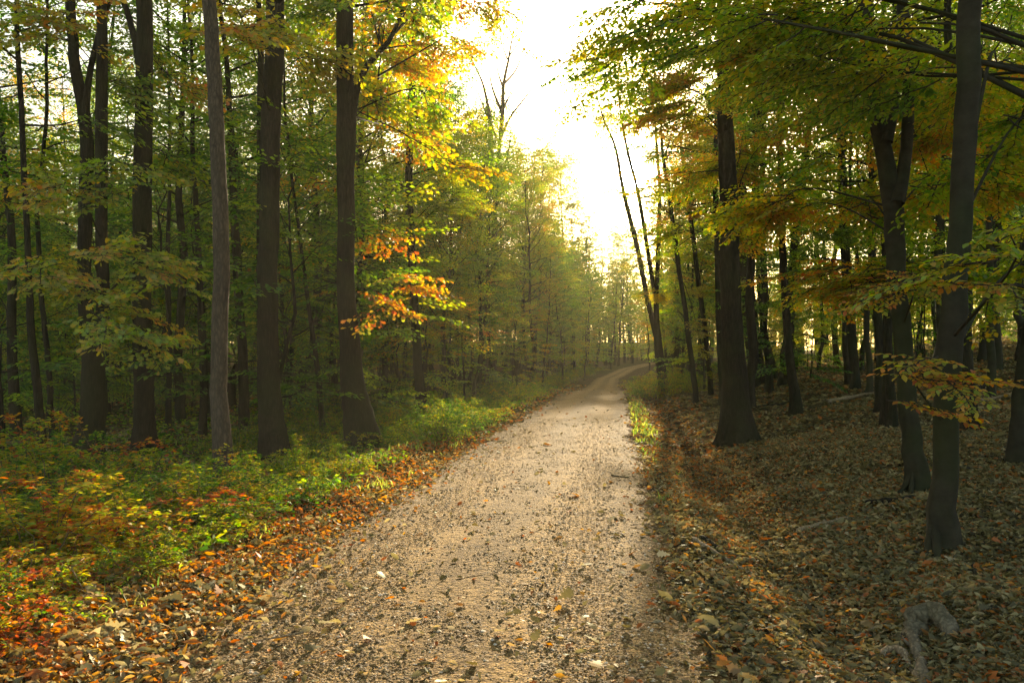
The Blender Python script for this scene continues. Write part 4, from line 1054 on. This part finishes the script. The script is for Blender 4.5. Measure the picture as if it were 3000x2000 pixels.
fallen('gnarled_root', 'thick grey knuckled root pointing at the path edge, beside the pale bent root', [(2128, 1600, -.02), (2115, 1540, .02), (2100, 1490, .04), (2082, 1462, .01), (2076, 1450, -.06)], .055, M_ROOT, 'fallen wood', seed=4, twigs=1, bump=.14, k=14)
fallen('root_hump', 'dark rounded mossy root hump behind the grey knuckled root', [(2100, 1470, -.06), (2118, 1448, .03), (2150, 1440, .045), (2176, 1458, .02), (2190, 1480, -.09)], .085, M_ROOT, 'root', seed=5, twigs=0, bump=.12, k=14)
FB = [([(1590, 1250), (1650, 1285), (1720, 1330)], .030, 'long grey branch on the ditch side, its thicker end towards the path'),
      ([(1610, 1245), (1640, 1262), (1665, 1278)], .045, 'short broken log end beside the long grey branch at the ditch'),
      ([(1830, 1230), (1880, 1215), (1960, 1195)], .03, 'half-buried curved branch on the leaf slope before the beeches'),
      ([(1990, 1165), (2050, 1158), (2100, 1150)], .035, 'dark branch lying against the foot of the forked beech'),
      ([(1720, 1195), (1790, 1198), (1830, 1180)], .02, 'thin branch low on the bank beyond the ditch'),
      ([(1720, 940), (1800, 930), (1820, 925)], .06, 'long dark log between the great flared trunk and the bent trunk'),
      ([(1900, 925), (2010, 905)], .06, 'dark log lying across the slope behind the spray of yellow leaves'),
      ([(2230, 900), (2300, 885), (2352, 880)], .07, 'dark fallen log high on the slope past the smooth beech'),
      ([(2250, 925), (2352, 905)], .05, 'lower dark fallen branch on the slope past the smooth beech'),
      ([(2190, 1230), (2215, 1262)], .015, 'pale forked stick beside the smooth beech roots'),
      ([(1950, 1480), (2040, 1445), (2100, 1420)], .018, 'thin dark stick running to the mossy root hump'),
      ([(1790, 1210), (1760, 1225), (1742, 1245)], .009, 'thin pale twig curving over the bank litter'),
      ([(1832, 1320), (1825, 1350), (1838, 1385)], .008, 'crooked twig sticking up through litter below the bank'),
      ([(2235, 1310), (2250, 1345)], .025, 'short grey stick in the litter near the corner of the slope'),
      ([(1560, 1118), (1620, 1105)], .008, 'small twig on the verge by the ditch'),
      ([(1405, 1094), (1445, 1099)], .012, 'short dark stick on the sunlit path'),
      ([(1240, 1560), (1275, 1530)], .006, 'bent little twig on the shaded gravel')]
for i, (pts, r0, lab) in enumerate(FB):
    fallen('fallen_branch', lab, pts, r0, M_DEAD if i % 2 == 0 else M_BARK, 'branch', seed=20 + i, twigs=2 if r0 > .015 else 1, sit=.6 if r0 > .04 else 1.4)

# ------------------------------------------------------------------ the air
def haze_box():
    x0, x1, y0, y1, z0, z1 = -175, 175, -34, 236, -4, 36
    V = np.array([[x, y, z] for z in (z0, z1) for y in (y0, y1) for x in (x0, x1)], float)
    Fc = np.array([[0, 2, 3, 1], [4, 5, 7, 6], [0, 1, 5, 4], [2, 6, 7, 3], [0, 4, 6, 2], [1, 3, 7, 5]])
    g = Geo(); g.add(V, Fc)
    m, nt = new_mat('haze_air')
    pv = nd(nt, 'ShaderNodeVolumePrincipled'); pv.inputs['Density'].default_value = HAZE_DENSITY
    pv.inputs['Color'].default_value = (1, .91, .70, 1); pv.inputs['Anisotropy'].default_value = .25
    out = nd(nt, 'ShaderNodeOutputMaterial'); nt.links.new(pv.outputs[0], out.inputs['Volume'])
    o = link('haze', g.mesh('haze', [m])); tag(o, 'pale golden haze hanging in the air of the wood', 'haze', kind='stuff')
haze_box()
print('leaf verts', sum(len(m.vertices) for m in bpy.data.meshes), 'objects', len(bpy.data.objects))
